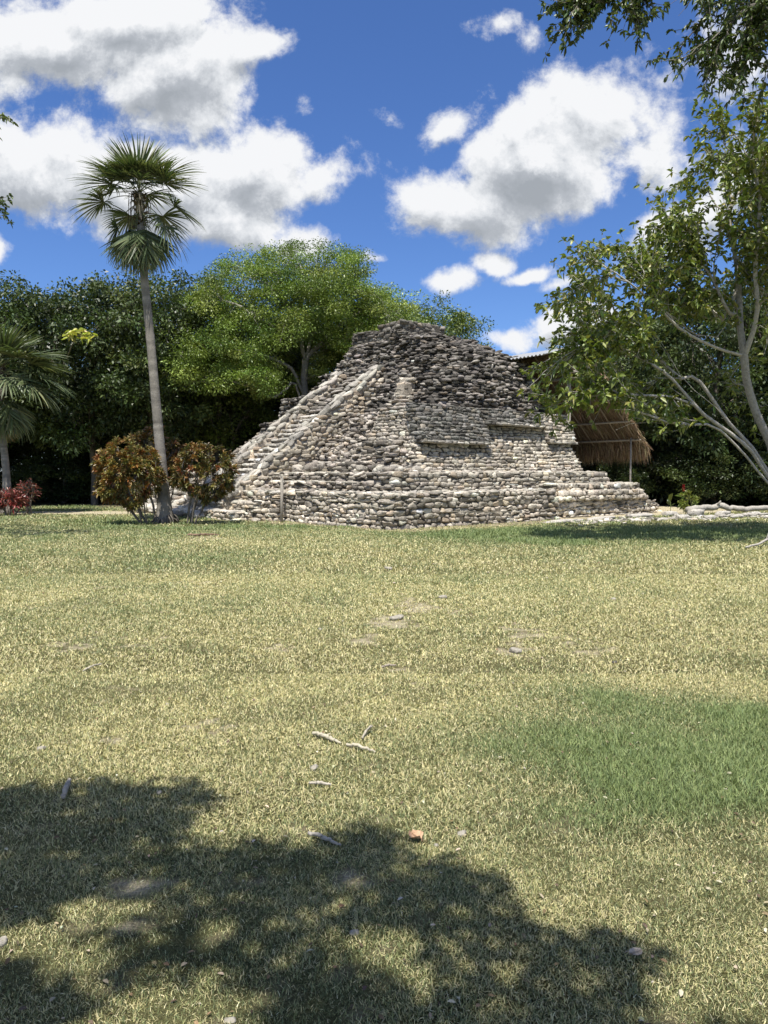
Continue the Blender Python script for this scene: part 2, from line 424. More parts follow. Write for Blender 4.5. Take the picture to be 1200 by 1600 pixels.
def turf(x, y):
    """colour of the turf, how green it is and how bare, as functions of the place on the ground"""
    x = np.asarray(x, float); y = np.asarray(y, float)
    n1 = fbm(x*.35+4, y*.35, 3, 5); n2 = fbm(x*1.6, y*1.6, 9, 4); n3 = fbm(x*6, y*6, 21, 3)
    wx = x+(fbm(x*1.3, y*1.3, 40)-.5)*1.2; wy = y+(fbm(x*1.3+9, y*1.3, 41)-.5)*1.2
    green = ell(wx, wy, 1.75, 4.45, 1.7, 1.5, 1.0)*.92 + .25*ell(wx, wy, 3.6, 5.2, 1.8, 1.2, .6) + sstep(y, 11, 22)*.30 + .55*ell(wx, wy, 6.5, 19.5, 7, 3.2, .6) + (n1-.5)*1.15+(n2-.5)*.75
    green = green + .09 + .25*sstep(-x, 1, 6)*sstep(y, 7, 12)
    bare = np.zeros_like(x)
    for cx, cy, rx, ry, s in _bare: bare = np.maximum(bare, s*ell(x+(n3-.5)*rx*.9, y+(n2-.5)*ry*1.2, cx, cy, rx*1.25, ry*1.25, .6))
    f2 = fbm(x*8, y*8, 55, 3); f3 = fbm(x*23, y*23, 56, 3)
    bare = np.where(bare > .01, sstep(bare+(f2-.5)*1.5+(f3-.5)*.9, .30, .85)*.85, 0)
    bare = np.maximum(bare, sstep(f2*.6+n2*.5+n1*.35+(f3-.5)*.5, .86, 1.06)*.5*sstep(14-y, 0, 6)*sstep(2.2-x, 0, 1.5))
    # trodden pale earth at the left in front of the trees, and along the temple foot
    px_ = x/np.maximum(y, 1)*F_PX+600
    strip = ell(x, y+(n2-.5)*1.2, -11.0, 31.2, 7.0, 1.7, .5)*1.0 + ell(x, y+(n1-.5)*3, -8.6, 33.8, 2.6, 1.8, .5)*.8
    strip = np.maximum(strip, .5*ell(x, y+(n2-.5)*1.4, -14, 27.3, 4, .5, .5))
    # distance in front of the temple's two faces
    rel = np.stack([x-.05, y-21.5], -1); al = R(40)
    a_ = rel[..., 0]*math.cos(al)+rel[..., 1]*math.sin(al); b_ = -rel[..., 0]*math.sin(al)+rel[..., 1]*math.cos(al)
    dfront = np.where((a_ > -1) & (a_ < 26), -b_, 9); dleft = np.where((b_ > -1) & (b_ < 18), -a_, 9)
    foot = np.maximum(np.clip(1-(dfront-.1-.9*sstep(a_, 7, 15))/.55, 0, 1)*(.55+.4*sstep(a_, 7, 9)), np.clip(1-dleft/.6, 0, 1)*.6)
    bare = np.clip(np.maximum(np.maximum(bare, strip), foot), 0, 1)
    return np.clip(green, 0, 1), bare, n1, n2, n3
def axis(*segs):
    out = []
    for a, b, s in segs: out += list(np.arange(a, b-1e-6, s))
    return np.array(out+[segs[-1][1]])
def build_ground():
    xh = axis((0, 4, .07), (4, 18, .2), (18, 40, 1.0), (40, 100, 10), (100, 700, 100))
    xs = np.concatenate([-xh[:0:-1], xh]); ys = axis((-400, -40, 60), (-40, -4, 4), (-4, 1.4, .3), (1.4, 9, .06), (9, 38, .15), (38, 60, 1), (60, 100, 10), (100, 900, 100))
    X, Y = np.meshgrid(xs, ys); x = X.ravel(); y = Y.ravel()
    gr, bare, n1, n2, n3 = turf(x, y)
    straw = np.array([.40,.345,.185]); greenc = np.array([.20,.21,.10]); soil = np.array([.36,.30,.19]); pale = np.array([.56,.49,.33])
    c = (straw*(1-gr[:, None])+greenc*gr[:, None])*(1+.55*sstep(np.abs(x)-.56*np.maximum(y, 1), 1.5, 4)+.5*(y < 1.2))[:, None]
    c = c*(.50-.10*sstep(12-y, 0, 5)[:, None])*np.array([.92,1.0,.85])*(.6+.8*n3[:, None])
    sb = soil*(1-sstep(bare, .45, .95)[:, None])+pale*sstep(bare, .45, .95)[:, None]
    c = c*(1-sstep(bare, .12, .75)[:, None])+sb*(.75+.4*n3[:, None])*sstep(bare, .12, .75)[:, None]
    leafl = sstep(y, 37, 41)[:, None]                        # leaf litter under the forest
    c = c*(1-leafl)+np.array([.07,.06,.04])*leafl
    z = (n2-.5)*.03*(y < 45)+(n3-.5)*.012*(y < 12)
    nx = len(xs); ny = len(ys); i = np.arange(nx-1); j = np.arange(ny-1); I, J = np.meshgrid(i, j); k = (J*nx+I).ravel()
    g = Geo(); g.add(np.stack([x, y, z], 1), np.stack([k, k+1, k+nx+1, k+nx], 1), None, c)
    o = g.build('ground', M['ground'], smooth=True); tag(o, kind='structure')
build_ground()

def build_grass():
    g = Geo()
    zones = [(1.5, 3.2, 40000, .018, 1), (3.2, 6, 21000, .023, 1), (6, 12, 6500, .030, 1), (12, 23, 1300, .045, 1), (23, 37, 220, .06, 1)]
    for y0, y1, dn, ln, _ in zones:
        w1 = .56*y1+7.0; area = (y1-y0)*2*w1; K = int(dn*area)
        x = rng.uniform(-w1, w1, K); y = rng.uniform(y0, y1, K); pk = np.clip(1-(np.abs(x)-.56*y-1.0)/1.5, .30, 1)*(np.abs(x) < .56*y+7); k = rng.random(K) < pk; x = x[k]; y = y[k]
        gr, bare, n1, n2, n3 = turf(x, y)
        keep = rng.random(len(x)) < (1-(.80+.18*(y > 20))*sstep(bare, .2, .8))*(.72+.38*n3+.4*gr)
        # nothing inside the temple
        al = R(40); a_ = (x-.05)*math.cos(al)+(y-21.5)*math.sin(al); b_ = -(x-.05)*math.sin(al)+(y-21.5)*math.cos(al)
        keep &= ~((a_ > -.05) & (b_ > -.05) & (a_ < 16) & (b_ < 17.5))
        x, y, gr, n3, n2, bare = x[keep], y[keep], gr[keep], n3[keep], n2[keep], bare[keep]; K = len(x)
        az = rng.uniform(0, 2*math.pi, K)+0; isg = rng.random(K) < np.clip(.16+.82*gr, 0, .97)
        el = np.where(isg, rng.uniform(.45, 1.35, K), rng.uniform(.05, 1.25, K))
        L = ln*rng.uniform(.45, 1.5, K)*np.where(isg, 1.0+.75*sstep(gr, .5, 1), .95)
        W = np.maximum(.0021, y*.00078)*rng.uniform(.6, 1.5, K)*(1+.9*(np.abs(x) > .56*y+2)); L = L*(.72+.62*n2)
        d = np.stack([np.cos(az)*np.cos(el), np.sin(az)*np.cos(el), np.sin(el)], 1)
        s = np.stack([-np.sin(az), np.cos(az), np.zeros(K)], 1)
        tw = rng.normal(0, .5, K)[:, None]; s = norm(s+np.cross(d, s)*tw)
        b0 = np.stack([x, y, np.zeros(K)-.002], 1)
        mid = b0+d*(L*.55)[:, None]; tip = mid+norm(d+np.array([0,0,-1.])*rng.uniform(.0,.6,K)[:, None])*(L*.5)[:, None]
        tip[:, 2] = np.maximum(tip[:, 2], .004); Wc = W[:, None]
        v = np.stack([b0-s*Wc/2, b0+s*Wc/2, mid+s*Wc*.4, mid-s*Wc*.4, tip], 1)
        pg = np.array([[.21,.25,.105],[.27,.30,.13],[.36,.38,.19],[.16,.20,.10]]); pd = np.array([[.74,.66,.36],[.63,.56,.29],[.82,.74,.46],[.27,.26,.11],[.50,.49,.22]])
        col = np.where(isg[:, None], pg[rng.integers(0, 4, K)], pd[rng.choice(5, K, p=[.28,.22,.14,.14,.22])])
        
        lush = (isg*sstep(gr, .35, 1.0))[:, None]; col = col*(1-lush*(1-np.array([.90,1.0,.86])))
        col = col*(1+rng.normal(0, .16, (K,1)))*(.85+.3*n2[:, None])
        off = (np.arange(K)*5)[:, None, None]
        g.add(v.reshape(-1,3), (np.array([[0,1,2,3]])[None]+off).reshape(-1,4), (np.array([[3,2,4]])[None]+off).reshape(-1,3), np.repeat(col[:, None], 5, 1).reshape(-1,3))
    o = g.build('grass', M['grass']); tag(o, 'short sun-dried grass blades covering the lawn', 'grass', kind='stuff')
build_grass()

# ================================================================== TEMPLE
AL = R(40); ORG = np.array([.05, 21.5, 0]); UA = np.array([math.cos(AL), math.sin(AL), 0]); VB = np.array([-math.sin(AL), math.cos(AL), 0]); ZZ = np.array([0,0,1.])
def T3(a, b, z):
    a, b, z = np.broadcast_arrays(np.asarray(a, float), np.asarray(b, float), np.asarray(z, float))
    return ORG+a[..., None]*UA+b[..., None]*VB+z[..., None]*ZZ
def stone_col(K, base, var=.22, dark=.08, warm=.0):
    base = np.array(base); c = base*(1+rng.normal(0, var, (K,1)))*(1+rng.normal(0, .010, (K,3)))
    dk = rng.random(K) < dark; c[dk] *= .42
    lt = rng.random(K) < .14; c[lt] *= 1.55
    if warm:
        w = rng.random(K) < warm; c[w] *= np.array([1.06, .99, .90])
    return np.clip(c, .02, .75)
STY = {  # width range, height range, out jitter, tilt, depth, base colour, variation, dark share, roundness
 'base':   ((.16,.36),(.11,.18),.012,.05,.30,(.47,.42,.345),.15,.05,.24),
 'neat':   ((.15,.36),(.09,.15),.015,.05,.24,(.43,.39,.325),.14,.04,.20),
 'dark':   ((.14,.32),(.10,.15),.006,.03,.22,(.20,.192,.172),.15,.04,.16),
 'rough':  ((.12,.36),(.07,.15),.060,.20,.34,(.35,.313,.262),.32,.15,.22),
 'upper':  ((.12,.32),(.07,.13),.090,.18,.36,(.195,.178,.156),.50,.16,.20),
 'summit': ((.18,.36),(.11,.18),.030,.08,.26,(.19,.174,.15),.20,.10,.24),
 'pale':   ((.20,.42),(.14,.24),.014,.05,.28,(.43,.385,.315),.12,.03,.18),
}
MORT = {'base':(.11,.095,.075),'neat':(.11,.098,.08),'dark':(.075,.07,.062),'rough':(.12,.105,.085),'upper':(.07,.064,.056),'summit':(.10,.09,.075),'pale':(.30,.265,.215)}
PRO = {'base':.05,'neat':.035,'dark':.025,'rough':.06,'upper':.06,'summit':.045,'pale':.04}
SHR = {'base':.035,'neat':.025,'dark':.025,'rough':.06,'upper':.09,'summit':.01,'pale':-.02}
def rrect(a0, a1, b0, b1, r, seg=5):
    """counter-clockwise seen from above, beginning on the left face; corner radius r at the two front corners"""
    rl, rr = (r if isinstance(r, tuple) else (r, r)); pts = []
    def arc(ca, cb, rad, t0, t1):
        for i in range(seg+1):
            t = t0+(t1-t0)*i/seg; pts.append((ca+rad*math.cos(t), cb+rad*math.sin(t)))
    arc(a0+rl, b0+rl, rl, math.pi, 1.5*math.pi); arc(a1-rr, b0+rr, rr, 1.5*math.pi, 2*math.pi)
    q = min(.3, r if not isinstance(r, tuple) else .3); q = max(q, .05)
    arc(a1-q, b1-q, q, 0, .5*math.pi); arc(a0+q, b1-q, q, .5*math.pi, math.pi)
    return np.array(pts)
def tier(g, a0, a1, b0, b1, z0, z1, ins=(.1,.1,.1,.1), r=.25, sty='base', cap=None, n=3, sides='lrfb', edge=True, skip=None, sag=0.0, wave=0.0, chink=.55):
    """a block of masonry: mortar core, courses of separate stones on its faces, flat stones on its edge"""
    (w0,w1),(h0,h1),oj,tj,dep,base,var,dk,rnd = STY[sty]
    rr0 = r if isinstance(r, tuple) else (r, r)
    pb = rrect(a0, a1, b0, b1, r); pt = rrect(a0+ins[0], a1-ins[1], b0+ins[2], b1-ins[3], r)
    cen = pb.mean(0); m = len(pb); ct = pt.mean(0)
    shrink = SHR[sty]
    def inner(p, c):
        # push in towards the middle by shrink
        nx = np.roll(p, -1, 0)-np.roll(p, 1, 0); nn = norm(np.stack([nx[:, 1], -nx[:, 0]], 1)); return p-nn*shrink
    ib = inner(pb, cen); it = inner(pt, ct); mc = np.array(MORT[sty]); K = 5
    V = []
    for k in range(K+1):
        t = k/K; q = ib*(1-t)+it*t; V.append(T3(q[:, 0], q[:, 1], z0+(z1-z0)*t-(.03 if k == K else 0)))
    V = np.concatenate(V); Q = [(k*m+i, k*m+(i+1)%m, (k+1)*m+(i+1)%m, (k+1)*m+i) for k in range(K) for i in range(m)]
    g.add(V, Q, None, mc)
    capc = np.array(cap)*.85 if cap is not None else mc*1.6
    g.add(np.concatenate([V[-m:], T3(ct[0], ct[1], z1-.02)[None]]), None, [(i, (i+1)%m, m) for i in range(m)], capc)
    # courses
    z = z0; C_, AX, AY, AZ, SZ, CO = [], [], [], [], [], []
    H = z1-z0
    while z < z1-.03:
        h = rng.uniform(h0, h1); h = min(h, z1-z) if z1-z-h > h0*.6 else z1-z
        t = (z+h/2-z0)/H; q = pb*(1-t)+pt*t; seg = np.roll(q, -1, 0)-q; ln = np.linalg.norm(seg, axis=1); cum = np.concatenate([[0], np.cumsum(ln)]); tot = cum[-1]
        s = rng.uniform(0, w0)
        while s < tot-.05:
            w = rng.uniform(w0, w1)*(rng.uniform(1.0, 1.25) if h > (h0+h1)/2 else 1); sc_ = min(s+w/2, tot-.01)
            i = min(np.searchsorted(cum, sc_)-1, m-1); i = max(i, 0); f = (sc_-cum[i])/max(ln[i], 1e-6)
            ab = q[i]+seg[i]*f; tn = seg[i]/max(ln[i], 1e-6); no = np.array([tn[1], -tn[0]])
            s += w
            side = 'l' if no[0] < -.7 else 'r' if no[0] > .7 else 'f' if no[1] < 0 else 'b'
            if side not in sides: continue
            if skip is not None and skip(ab[0], ab[1], z+h/2): continue
            sg = 0
            if rng.random() < .015 and sty in ('rough', 'upper'): continue
            out = rng.normal(0, oj)-dep*.5+PRO[sty] + (wave*(fbm(ab[0]*1.1+z*.3, ab[1]*1.1+z*1.2, 77, 3)-.5) if wave else 0)
            p = ab+no*out
            tan3 = norm(tn[0]*UA+tn[1]*VB+ZZ*rng.normal(0, tj*.5)+ (no[0]*UA+no[1]*VB)*rng.normal(0, tj))
            up3 = norm(ZZ+(no[0]*UA+no[1]*VB)*rng.normal(0, tj)); ny = norm(np.cross(up3, tan3)); up3 = np.cross(tan3, ny)
            zo = .10*(fbm(ab[0]*.9+z*2, ab[1]*.9, 61, 2)-.5)*(0 if (z-z0 < .1 or z1-z < .3) else 1)
            u_ = rng.random()
            if u_ < .16 and h > .13 and sty != 'upper':
                f_ = rng.uniform(.4, .6)
                for (zc, hf) in ((z+h*f_/2, f_), (z+h*(1+f_)/2, 1-f_)):
                    C_.append(T3(p[0], p[1], zc+zo)); AX.append(tan3); AY.append(ny); AZ.append(up3); SZ.append((w*.98, dep, h*hf*.98))
            else:
                C_.append(T3(p[0], p[1], z+h/2+zo+rng.normal(0, .008))); AX.append(tan3); AY.append(ny); AZ.append(up3)
                SZ.append((w*rng.uniform(.93, 1.02), dep, h*rng.uniform(.86, 1.08)))
        z += h
    if C_:
        C_ = np.array(C_); K = len(C_); SZ = np.array(SZ)
        # small chinking stones pressed into the joints
        kk = rng.integers(0, K, int(K*chink)); sg_ = np.where(rng.random((len(kk), 1)) < .5, -1, 1)
        cp = C_[kk]+np.array(AX)[kk]*sg_*SZ[kk, :1]*.5+np.array(AZ)[kk]*rng.uniform(-.5, .5, (len(kk), 1))*SZ[kk, 2:]
        cs_ = np.stack([rng.uniform(.05, .11, len(kk)), np.full(len(kk), dep*.9), rng.uniform(.035, .07, len(kk))], 1)
        add_stones(g, cp, np.array(AX)[kk], np.array(AY)[kk], np.array(AZ)[kk], cs_, stone_col(len(kk), np.array(base)*.8, .25, .1), n=2, rnd=rnd)
        # large weathering patches are the stones' own colour
        pn = fbm(C_[:, 0]*.55+C_[:, 1]*.3, C_[:, 2]*.9+C_[:, 1]*.2, 5, 4)
        co = stone_col(K, base, var, dk, .12)*(.42+1.12*pn if sty != 'dark' else .8+.4*pn)[:, None]
        add_stones(g, C_, np.array(AX), np.array(AY), np.array(AZ), SZ, co, n=n, rnd=rnd, rough=.05)
    if edge:
        q = pt; seg = np.roll(q, -1, 0)-q; ln = np.linalg.norm(seg, axis=1); cum = np.concatenate([[0], np.cumsum(ln)]); s = 0; A = [[], [], [], [], []]
        while s < cum[-1]:
            w = rng.uniform(.25, .7); i = max(min(np.searchsorted(cum, s+w/2)-1, m-1), 0); f = (s+w/2-cum[i])/max(ln[i], 1e-6)
            ab = q[i]+seg[i]*min(f, 1); tn = seg[i]/max(ln[i], 1e-6); no = np.array([tn[1], -tn[0]]); s += w
            side = 'l' if no[0] < -.7 else 'r' if no[0] > .7 else 'f' if no[1] < 0 else 'b'
            if side not in sides: continue
            for rowk in range(2):
                dd = rng.uniform(.22, .4)
                p = ab-no*(dd/2-.02+rowk*.3+rng.normal(0, .03)); hgt = rng.uniform(.06, .11)
                A[0].append(T3(p[0], p[1], z1-hgt*.25+rng.uniform(-.01, .02))); A[1].append(norm(tn[0]*UA+tn[1]*VB+ZZ*rng.normal(0, .05)))
                A[2].append(norm(no[0]*UA+no[1]*VB+ZZ*rng.normal(0, .06))); A[3].append(ZZ); A[4].append((w*.95, dd, hgt))
        if A[0]:
            K = len(A[0]); add_stones(g, np.array(A[0]), np.array(A[1]), np.array(A[2]), np.array(A[3]), np.array(A[4]), stone_col(K, np.array(base)*(1.25 if cap is None else 1)*(1 if cap is None else 0)+(0 if cap is None else np.array(cap)), .15, .05), n=3, rnd=.35, rough=.06)
def scatter_stones(g, pts, smin, smax, base, flat=.6, var=.22, dark=.08, n=3):
    K = len(pts); az = rng.uniform(0, 2*math.pi, K); s = rng.uniform(smin, smax, K)
    ax = norm(np.stack([np.cos(az), np.sin(az), rng.normal(0, .2, K)], 1)); zz = norm(np.array([0,0,1.])+rng.normal(0, .22, (K,3)))
    ay = norm(np.cross(zz, ax)); az_ = np.cross(ax, ay)
    add_stones(g, np.asarray(pts), ax, ay, az_, np.stack([s, s*rng.uniform(.6, .95, K), s*flat*rng.uniform(.6, 1.2, K)], 1), stone_col(K, base, var, dark, .1), n=n, rnd=.42, rough=.09)

temple = thing('stepped_pyramid', 'grey rubble-stone stepped pyramid with a stairway, standing at the far side of the lawn', 'pyramid', T3(7.6, 8.5, 0))
LEDGE = (.42,.385,.32)
g = Geo()   # lowest terrace : left half stands proud, right half is set back
in_steps = lambda a, b, z: False
tier(g, 0, 8.0, 0, 16.5, -.05, 1.02, (.07,.0,.07,.1), .22, 'base', LEDGE, n=4, sides='lf')
tier(g, 7.9, 15.1, .32, 16.3, -.05, 1.22, (.0,1.35,.12,.1), (.05,.3), 'base', LEDGE, n=4, sides='rfb')
tier(g, 8.3, 14.0, .22, 1.2, .62, .98, (.0,.3,.04,.0), .1, 'base', None, n=3, sides='lrf', edge=False)
tier(g, 13.8, 15.9, .75, 3.0, -.05, .42, (.0,.35,.05,.0), .15, 'rough', None, n=3, sides='lrf')
scatter_stones(g, T3(rng.uniform(.1, 7.8, 150), rng.uniform(.15, .95, 150), 1.03), .08, .26, (.42,.385,.33), .35)
scatter_stones(g, T3(rng.uniform(.1, .95, 90), rng.uniform(.3, 8, 90), 1.03), .08, .28, (.42,.385,.33), .35)
g.build('lower_terrace', M['stone'], temple, False)
g = Geo()
tier(g, .95, 12.7, .85, 15.8, .95, 1.62, (.08,.55,.07,.1), .35, 'rough', LEDGE, sides='l', n=3)
tier(g, 1.0, 12.75, .82, 15.7, .95, 1.64, (.08,.62,.07,.1), (.2,.25), 'neat', LEDGE, sides='rfb', n=3)
tier(g, .45, 2.5, 2.2, 7.3, .95, 1.32, (.08,.1,.1,.1), .2, 'rough', LEDGE, sides='lf')
scatter_stones(g, T3(rng.uniform(1.2, 12, 170), rng.uniform(1.0, 1.75, 170), 1.65), .08, .28, (.42,.385,.33), .35)
scatter_stones(g, T3(rng.uniform(1.2, 3, 60), rng.uniform(1.0, 2.2, 60), 1.7), .15, .42, (.36,.33,.28), .55)
g.build('upper_terrace', M['stone'], temple, False)
g = Geo()
tier(g, 2.15, 11.9, 1.95, 15.4, 1.58, 3.92, (2.8,.55,.97,1.4), (1.2,.25), 'rough', (.26,.235,.20), wave=.35, sides='lfb')
tier(g, 2.85, 11.9, 1.72, 5.2, 1.58, 3.90, (.62,.55,.96,.6), (.25,.2), 'neat', (.30,.275,.235), sides='lrf')
g.build('middle_body', M['stone'], temple, False)
g = Geo()   # ruined corner : stubs of old walls and ledges
tier(g, 1.55, 3.4, 3.2, 6.4, 1.6, 1.98, (.15,.1,.2,.2), .25, 'rough', LEDGE, wave=.2)
tier(g, 2.15, 4.0, 2.3, 5.0, 1.6, 2.70, (.55,.2,.45,.3), .3, 'rough', (.36,.33,.28), wave=.2)
tier(g, 2.75, 4.4, 4.2, 6.0, 1.6, 2.5, (.45,.2,.4,.3), .3, 'neat', LEDGE, wave=.2)
tier(g, 3.45, 5.4, 5.3, 6.9, 2.0, 3.1, (.6,.2,.5,.3), .3, 'rough', (.36,.33,.28), wave=.25)
tier(g, 3.35, 5.2, 2.9, 4.2, 2.6, 3.7, (.55,.2,.4,.3), .3, 'rough', (.36,.33,.28), wave=.2)
tier(g, 4.7, 6.0, 5.2, 5.75, 3.4, 5.25, (.75,.1,.1,.1), .1, 'pale', LEDGE, wave=.1, edge=False)
tier(g, 4.6, 5.7, 4.8, 5.8, 3.4, 4.5, (.5,.1,.2,.1), .15, 'rough', (.36,.33,.28), wave=.1)
scatter_stones(g, T3(rng.uniform(1.5, 3.2, 120), rng.uniform(2.2, 7.0, 120), rng.uniform(1.62, 1.85, 120)), .14, .42, (.40,.36,.30), .6)
tt = rng.random(190); scatter_stones(g, T3(2.35+2.3*tt-.05, rng.uniform(2.2, 7.3, 190), 1.75+2.2*tt), .10, .26, (.38,.34,.29), .6)
g.build('ruined_corner', M['stone'], temple, False)
def facing(a0, a1, zb, out, sty, a_in=0.0):
    g = Geo(); k = 1.05/2.54
    b_at = lambda z: 1.72+(z-1.58)*k
    bb = b_at(zb)-out
    tier(g, a0, a1, bb, bb+.62, zb, 3.95, (a_in,.06,(3.95-zb)*k,-.3), .08, sty, (.2,.19,.17), sides='lrf', edge=False, chink=.15)
    # projecting lower course
    A = [[],[],[],[],[]]; a = a0
    while a < a1-.08:
        w = rng.uniform(.2, .45); w = min(w, a1-a)
        A[0].append(T3(a+w/2, bb+.08, zb+.02)); A[1].append(UA+ZZ*rng.normal(0, .02)); A[2].append(VB); A[3].append(ZZ); A[4].append((w*.97, .30, .09)); a += w
    K = len(A[0]); add_stones(g, *[np.array(q) for q in A], stone_col(K, (.36,.335,.29), .15, .05), n=3, rnd=.3, rough=.05)
    return g
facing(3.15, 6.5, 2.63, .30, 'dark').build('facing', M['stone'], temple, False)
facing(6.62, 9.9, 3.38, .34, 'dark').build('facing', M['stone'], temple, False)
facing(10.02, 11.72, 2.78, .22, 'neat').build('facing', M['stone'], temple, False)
g = Geo()
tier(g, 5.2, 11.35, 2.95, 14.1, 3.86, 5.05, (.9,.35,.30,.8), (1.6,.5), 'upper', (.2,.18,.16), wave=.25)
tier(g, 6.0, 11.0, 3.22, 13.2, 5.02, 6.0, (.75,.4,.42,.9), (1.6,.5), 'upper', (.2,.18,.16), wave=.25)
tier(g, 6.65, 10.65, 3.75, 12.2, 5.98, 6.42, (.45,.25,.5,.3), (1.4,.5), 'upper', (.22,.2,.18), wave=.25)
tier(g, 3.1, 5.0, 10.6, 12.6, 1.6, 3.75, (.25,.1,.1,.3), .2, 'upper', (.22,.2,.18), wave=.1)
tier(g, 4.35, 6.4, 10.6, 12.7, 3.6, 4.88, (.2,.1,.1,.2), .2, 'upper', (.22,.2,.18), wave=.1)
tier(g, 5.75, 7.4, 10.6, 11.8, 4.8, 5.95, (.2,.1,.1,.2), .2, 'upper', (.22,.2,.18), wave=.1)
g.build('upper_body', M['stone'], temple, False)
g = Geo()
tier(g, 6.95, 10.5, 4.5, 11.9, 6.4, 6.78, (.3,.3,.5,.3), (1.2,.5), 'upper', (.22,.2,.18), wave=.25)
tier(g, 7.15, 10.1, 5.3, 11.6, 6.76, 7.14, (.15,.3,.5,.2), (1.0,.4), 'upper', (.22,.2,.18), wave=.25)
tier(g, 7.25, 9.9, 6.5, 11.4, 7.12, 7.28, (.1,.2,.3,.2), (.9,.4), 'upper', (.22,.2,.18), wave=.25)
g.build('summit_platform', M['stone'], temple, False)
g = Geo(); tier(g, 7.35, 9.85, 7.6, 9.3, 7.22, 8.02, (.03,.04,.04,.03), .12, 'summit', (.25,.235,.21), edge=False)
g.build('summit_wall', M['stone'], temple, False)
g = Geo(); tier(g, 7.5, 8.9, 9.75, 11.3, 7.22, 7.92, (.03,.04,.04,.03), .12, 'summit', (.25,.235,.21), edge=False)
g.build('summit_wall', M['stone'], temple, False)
# ---- stairway
stair = thing('stairway', None, None, (0,0,0)); stair.parent = temple; stair.location = (0,0,0)
BN0, BN1, BF0, BF1 = 7.55, 8.15, 10.1, 10.7
top_z = lambda a: 1.24+.742*(a+.3)
def balustrade(b0, b1, a_end, sty):
    g = Geo(); mc = MORT[sty]
    N_ = 26; aa = np.linspace(-.75, a_end, N_)
    zt = top_z(aa)-.10
    lo = np.maximum(-.05, np.minimum(zt-.4, 1.0+(aa-2.2)*2.2*(aa > 2.2)-.4))
    V = np.concatenate([T3(aa, b0+.04, lo), T3(aa, b0+.04, zt), T3(aa, b1-.04, zt), T3(aa, b1-.04, lo)]); Q = []
    for i in range(N_-1):
        for k in range(3): Q.append((k*N_+i, (k+1)*N_+i, (k+1)*N_+i+1, k*N_+i+1))
    Q.append((0, 3*N_, 2*N_, N_)); Q.append((N_-1, 2*N_-1, 3*N_-1, 4*N_-1))
    g.add(V, Q, None, mc)
    # side faces
    (w0,w1),(h0,h1),oj,tj,dep,base,var,dk,rnd = STY[sty]
    for bs, sgn in ((b0, -1), (b1, 1)):
        z = 0; A = [[],[],[],[],[]]
        while z < top_z(a_end):
            h = rng.uniform(.12, .22); a = -.75+rng.uniform(0, .2)
            while a < a_end:
                w = rng.uniform(.2, .46); ac = a+w/2; a += w
                zt_ = top_z(ac)-.12
                if z+h*.6 > zt_: continue
                if z+h < zt_-2.3 and ac > 1.5: continue
                A[0].append(T3(ac, bs-sgn*(dep*.5-.035)+rng.normal(0, .008), z+h/2)); A[1].append(norm(UA+ZZ*rng.normal(.14, .10))); A[2].append(VB); A[3].append(ZZ); A[4].append((w*.99, dep, h*.99))
            z += h
        B = [np.array(q) for q in A]; B[3] = np.cross(B[1], B[2]); K = len(B[0])
        add_stones(g, *B, stone_col(K, np.array((.42,.37,.295))*(1.0 if sgn < 0 else .9), .10, .02, .25), n=4, rnd=.10, rough=.045)
    # sloping coping of weathered blocks
    sl = norm(UA+ZZ*.742); nn = np.cross(sl, VB); A = [[],[],[],[],[]]; s = -.85
    while s < a_end+.05:
        w = rng.uniform(.22, .5)
        for bb in (b0+.12, b1-.12, (b0+b1)/2):
            zz_ = top_z(s+w/2)-.05+rng.normal(0, .028)
            zz_ -= abs(rng.normal(0, .03)); A[0].append(T3(s+w/2+rng.normal(0, .06), bb+rng.normal(0, .04), zz_)); A[1].append(norm(sl+VB*rng.normal(0,.08)+ZZ*rng.normal(0,.12))); A[2].append(VB); A[3].append(nn)
            A[4].append((w*1.1, rng.uniform(.20, .30), rng.uniform(.12, .19)))
        s += w*.8
    B = [np.array(q) for q in A]; B[3] = norm(-np.cross(B[2], B[1])); K = len(B[0])
    add_stones(g, *B, stone_col(K, (.37,.345,.295), .2, .08), n=4, rnd=.3, rough=.06)
    return g
balustrade(BN0, BN1, 5.95, 'pale').build('balustrade', M['stone'], stair, False)
balustrade(BF0, BF1, 6.0, 'pale').build('balustrade', M['stone'], stair, False)
for i in range(34):
    a = -.78+.27*i; z = top_z(a)-.30+.01*math.sin(i*2.1); ruin = i > 17
    if a > 8.2: break
    if z > 7.3: break
    g = Geo(); box(g, T3(a+.55, 9.1, z-.24), UA*.5, VB*1.02, ZZ*.16, MORT['pale'] if not ruin else MORT['summit'])
    for lay in (0, 1):
        b = BN1-.1; A = [[],[],[],[],[]]; wid = BF0+.1 if not ruin else BF0+.35
        while b < wid:
            w = rng.uniform(.28, .7) if lay else rng.uniform(.2, .45); jt = 0 if not ruin else 1
            A[0].append(T3(a+(.15 if lay else .22)+rng.normal(0, .012+.06*jt), b+w/2, (z-.045 if lay else z-.16)+rng.normal(0, .006+.035*jt))); A[1].append(norm(VB+ZZ*rng.normal(0, .02+.05*jt)+UA*rng.normal(0,.03))); A[2].append(-UA); A[3].append(ZZ)
            A[4].append((w*.99, .36, .10 if lay else .17)); b += w
        B = [np.array(q) for q in A]; B[2] = norm(np.cross(B[3], B[1])); K = len(B[0])
        cs = ((.27,.245,.205), (.52,.485,.42)) if not ruin else ((.17,.155,.13), (.33,.30,.26))  # dark risers, bright treads: sunlit tops put into the stone colour
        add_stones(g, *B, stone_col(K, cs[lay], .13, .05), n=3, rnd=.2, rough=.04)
    g.build('step', M['stone'], stair, False)
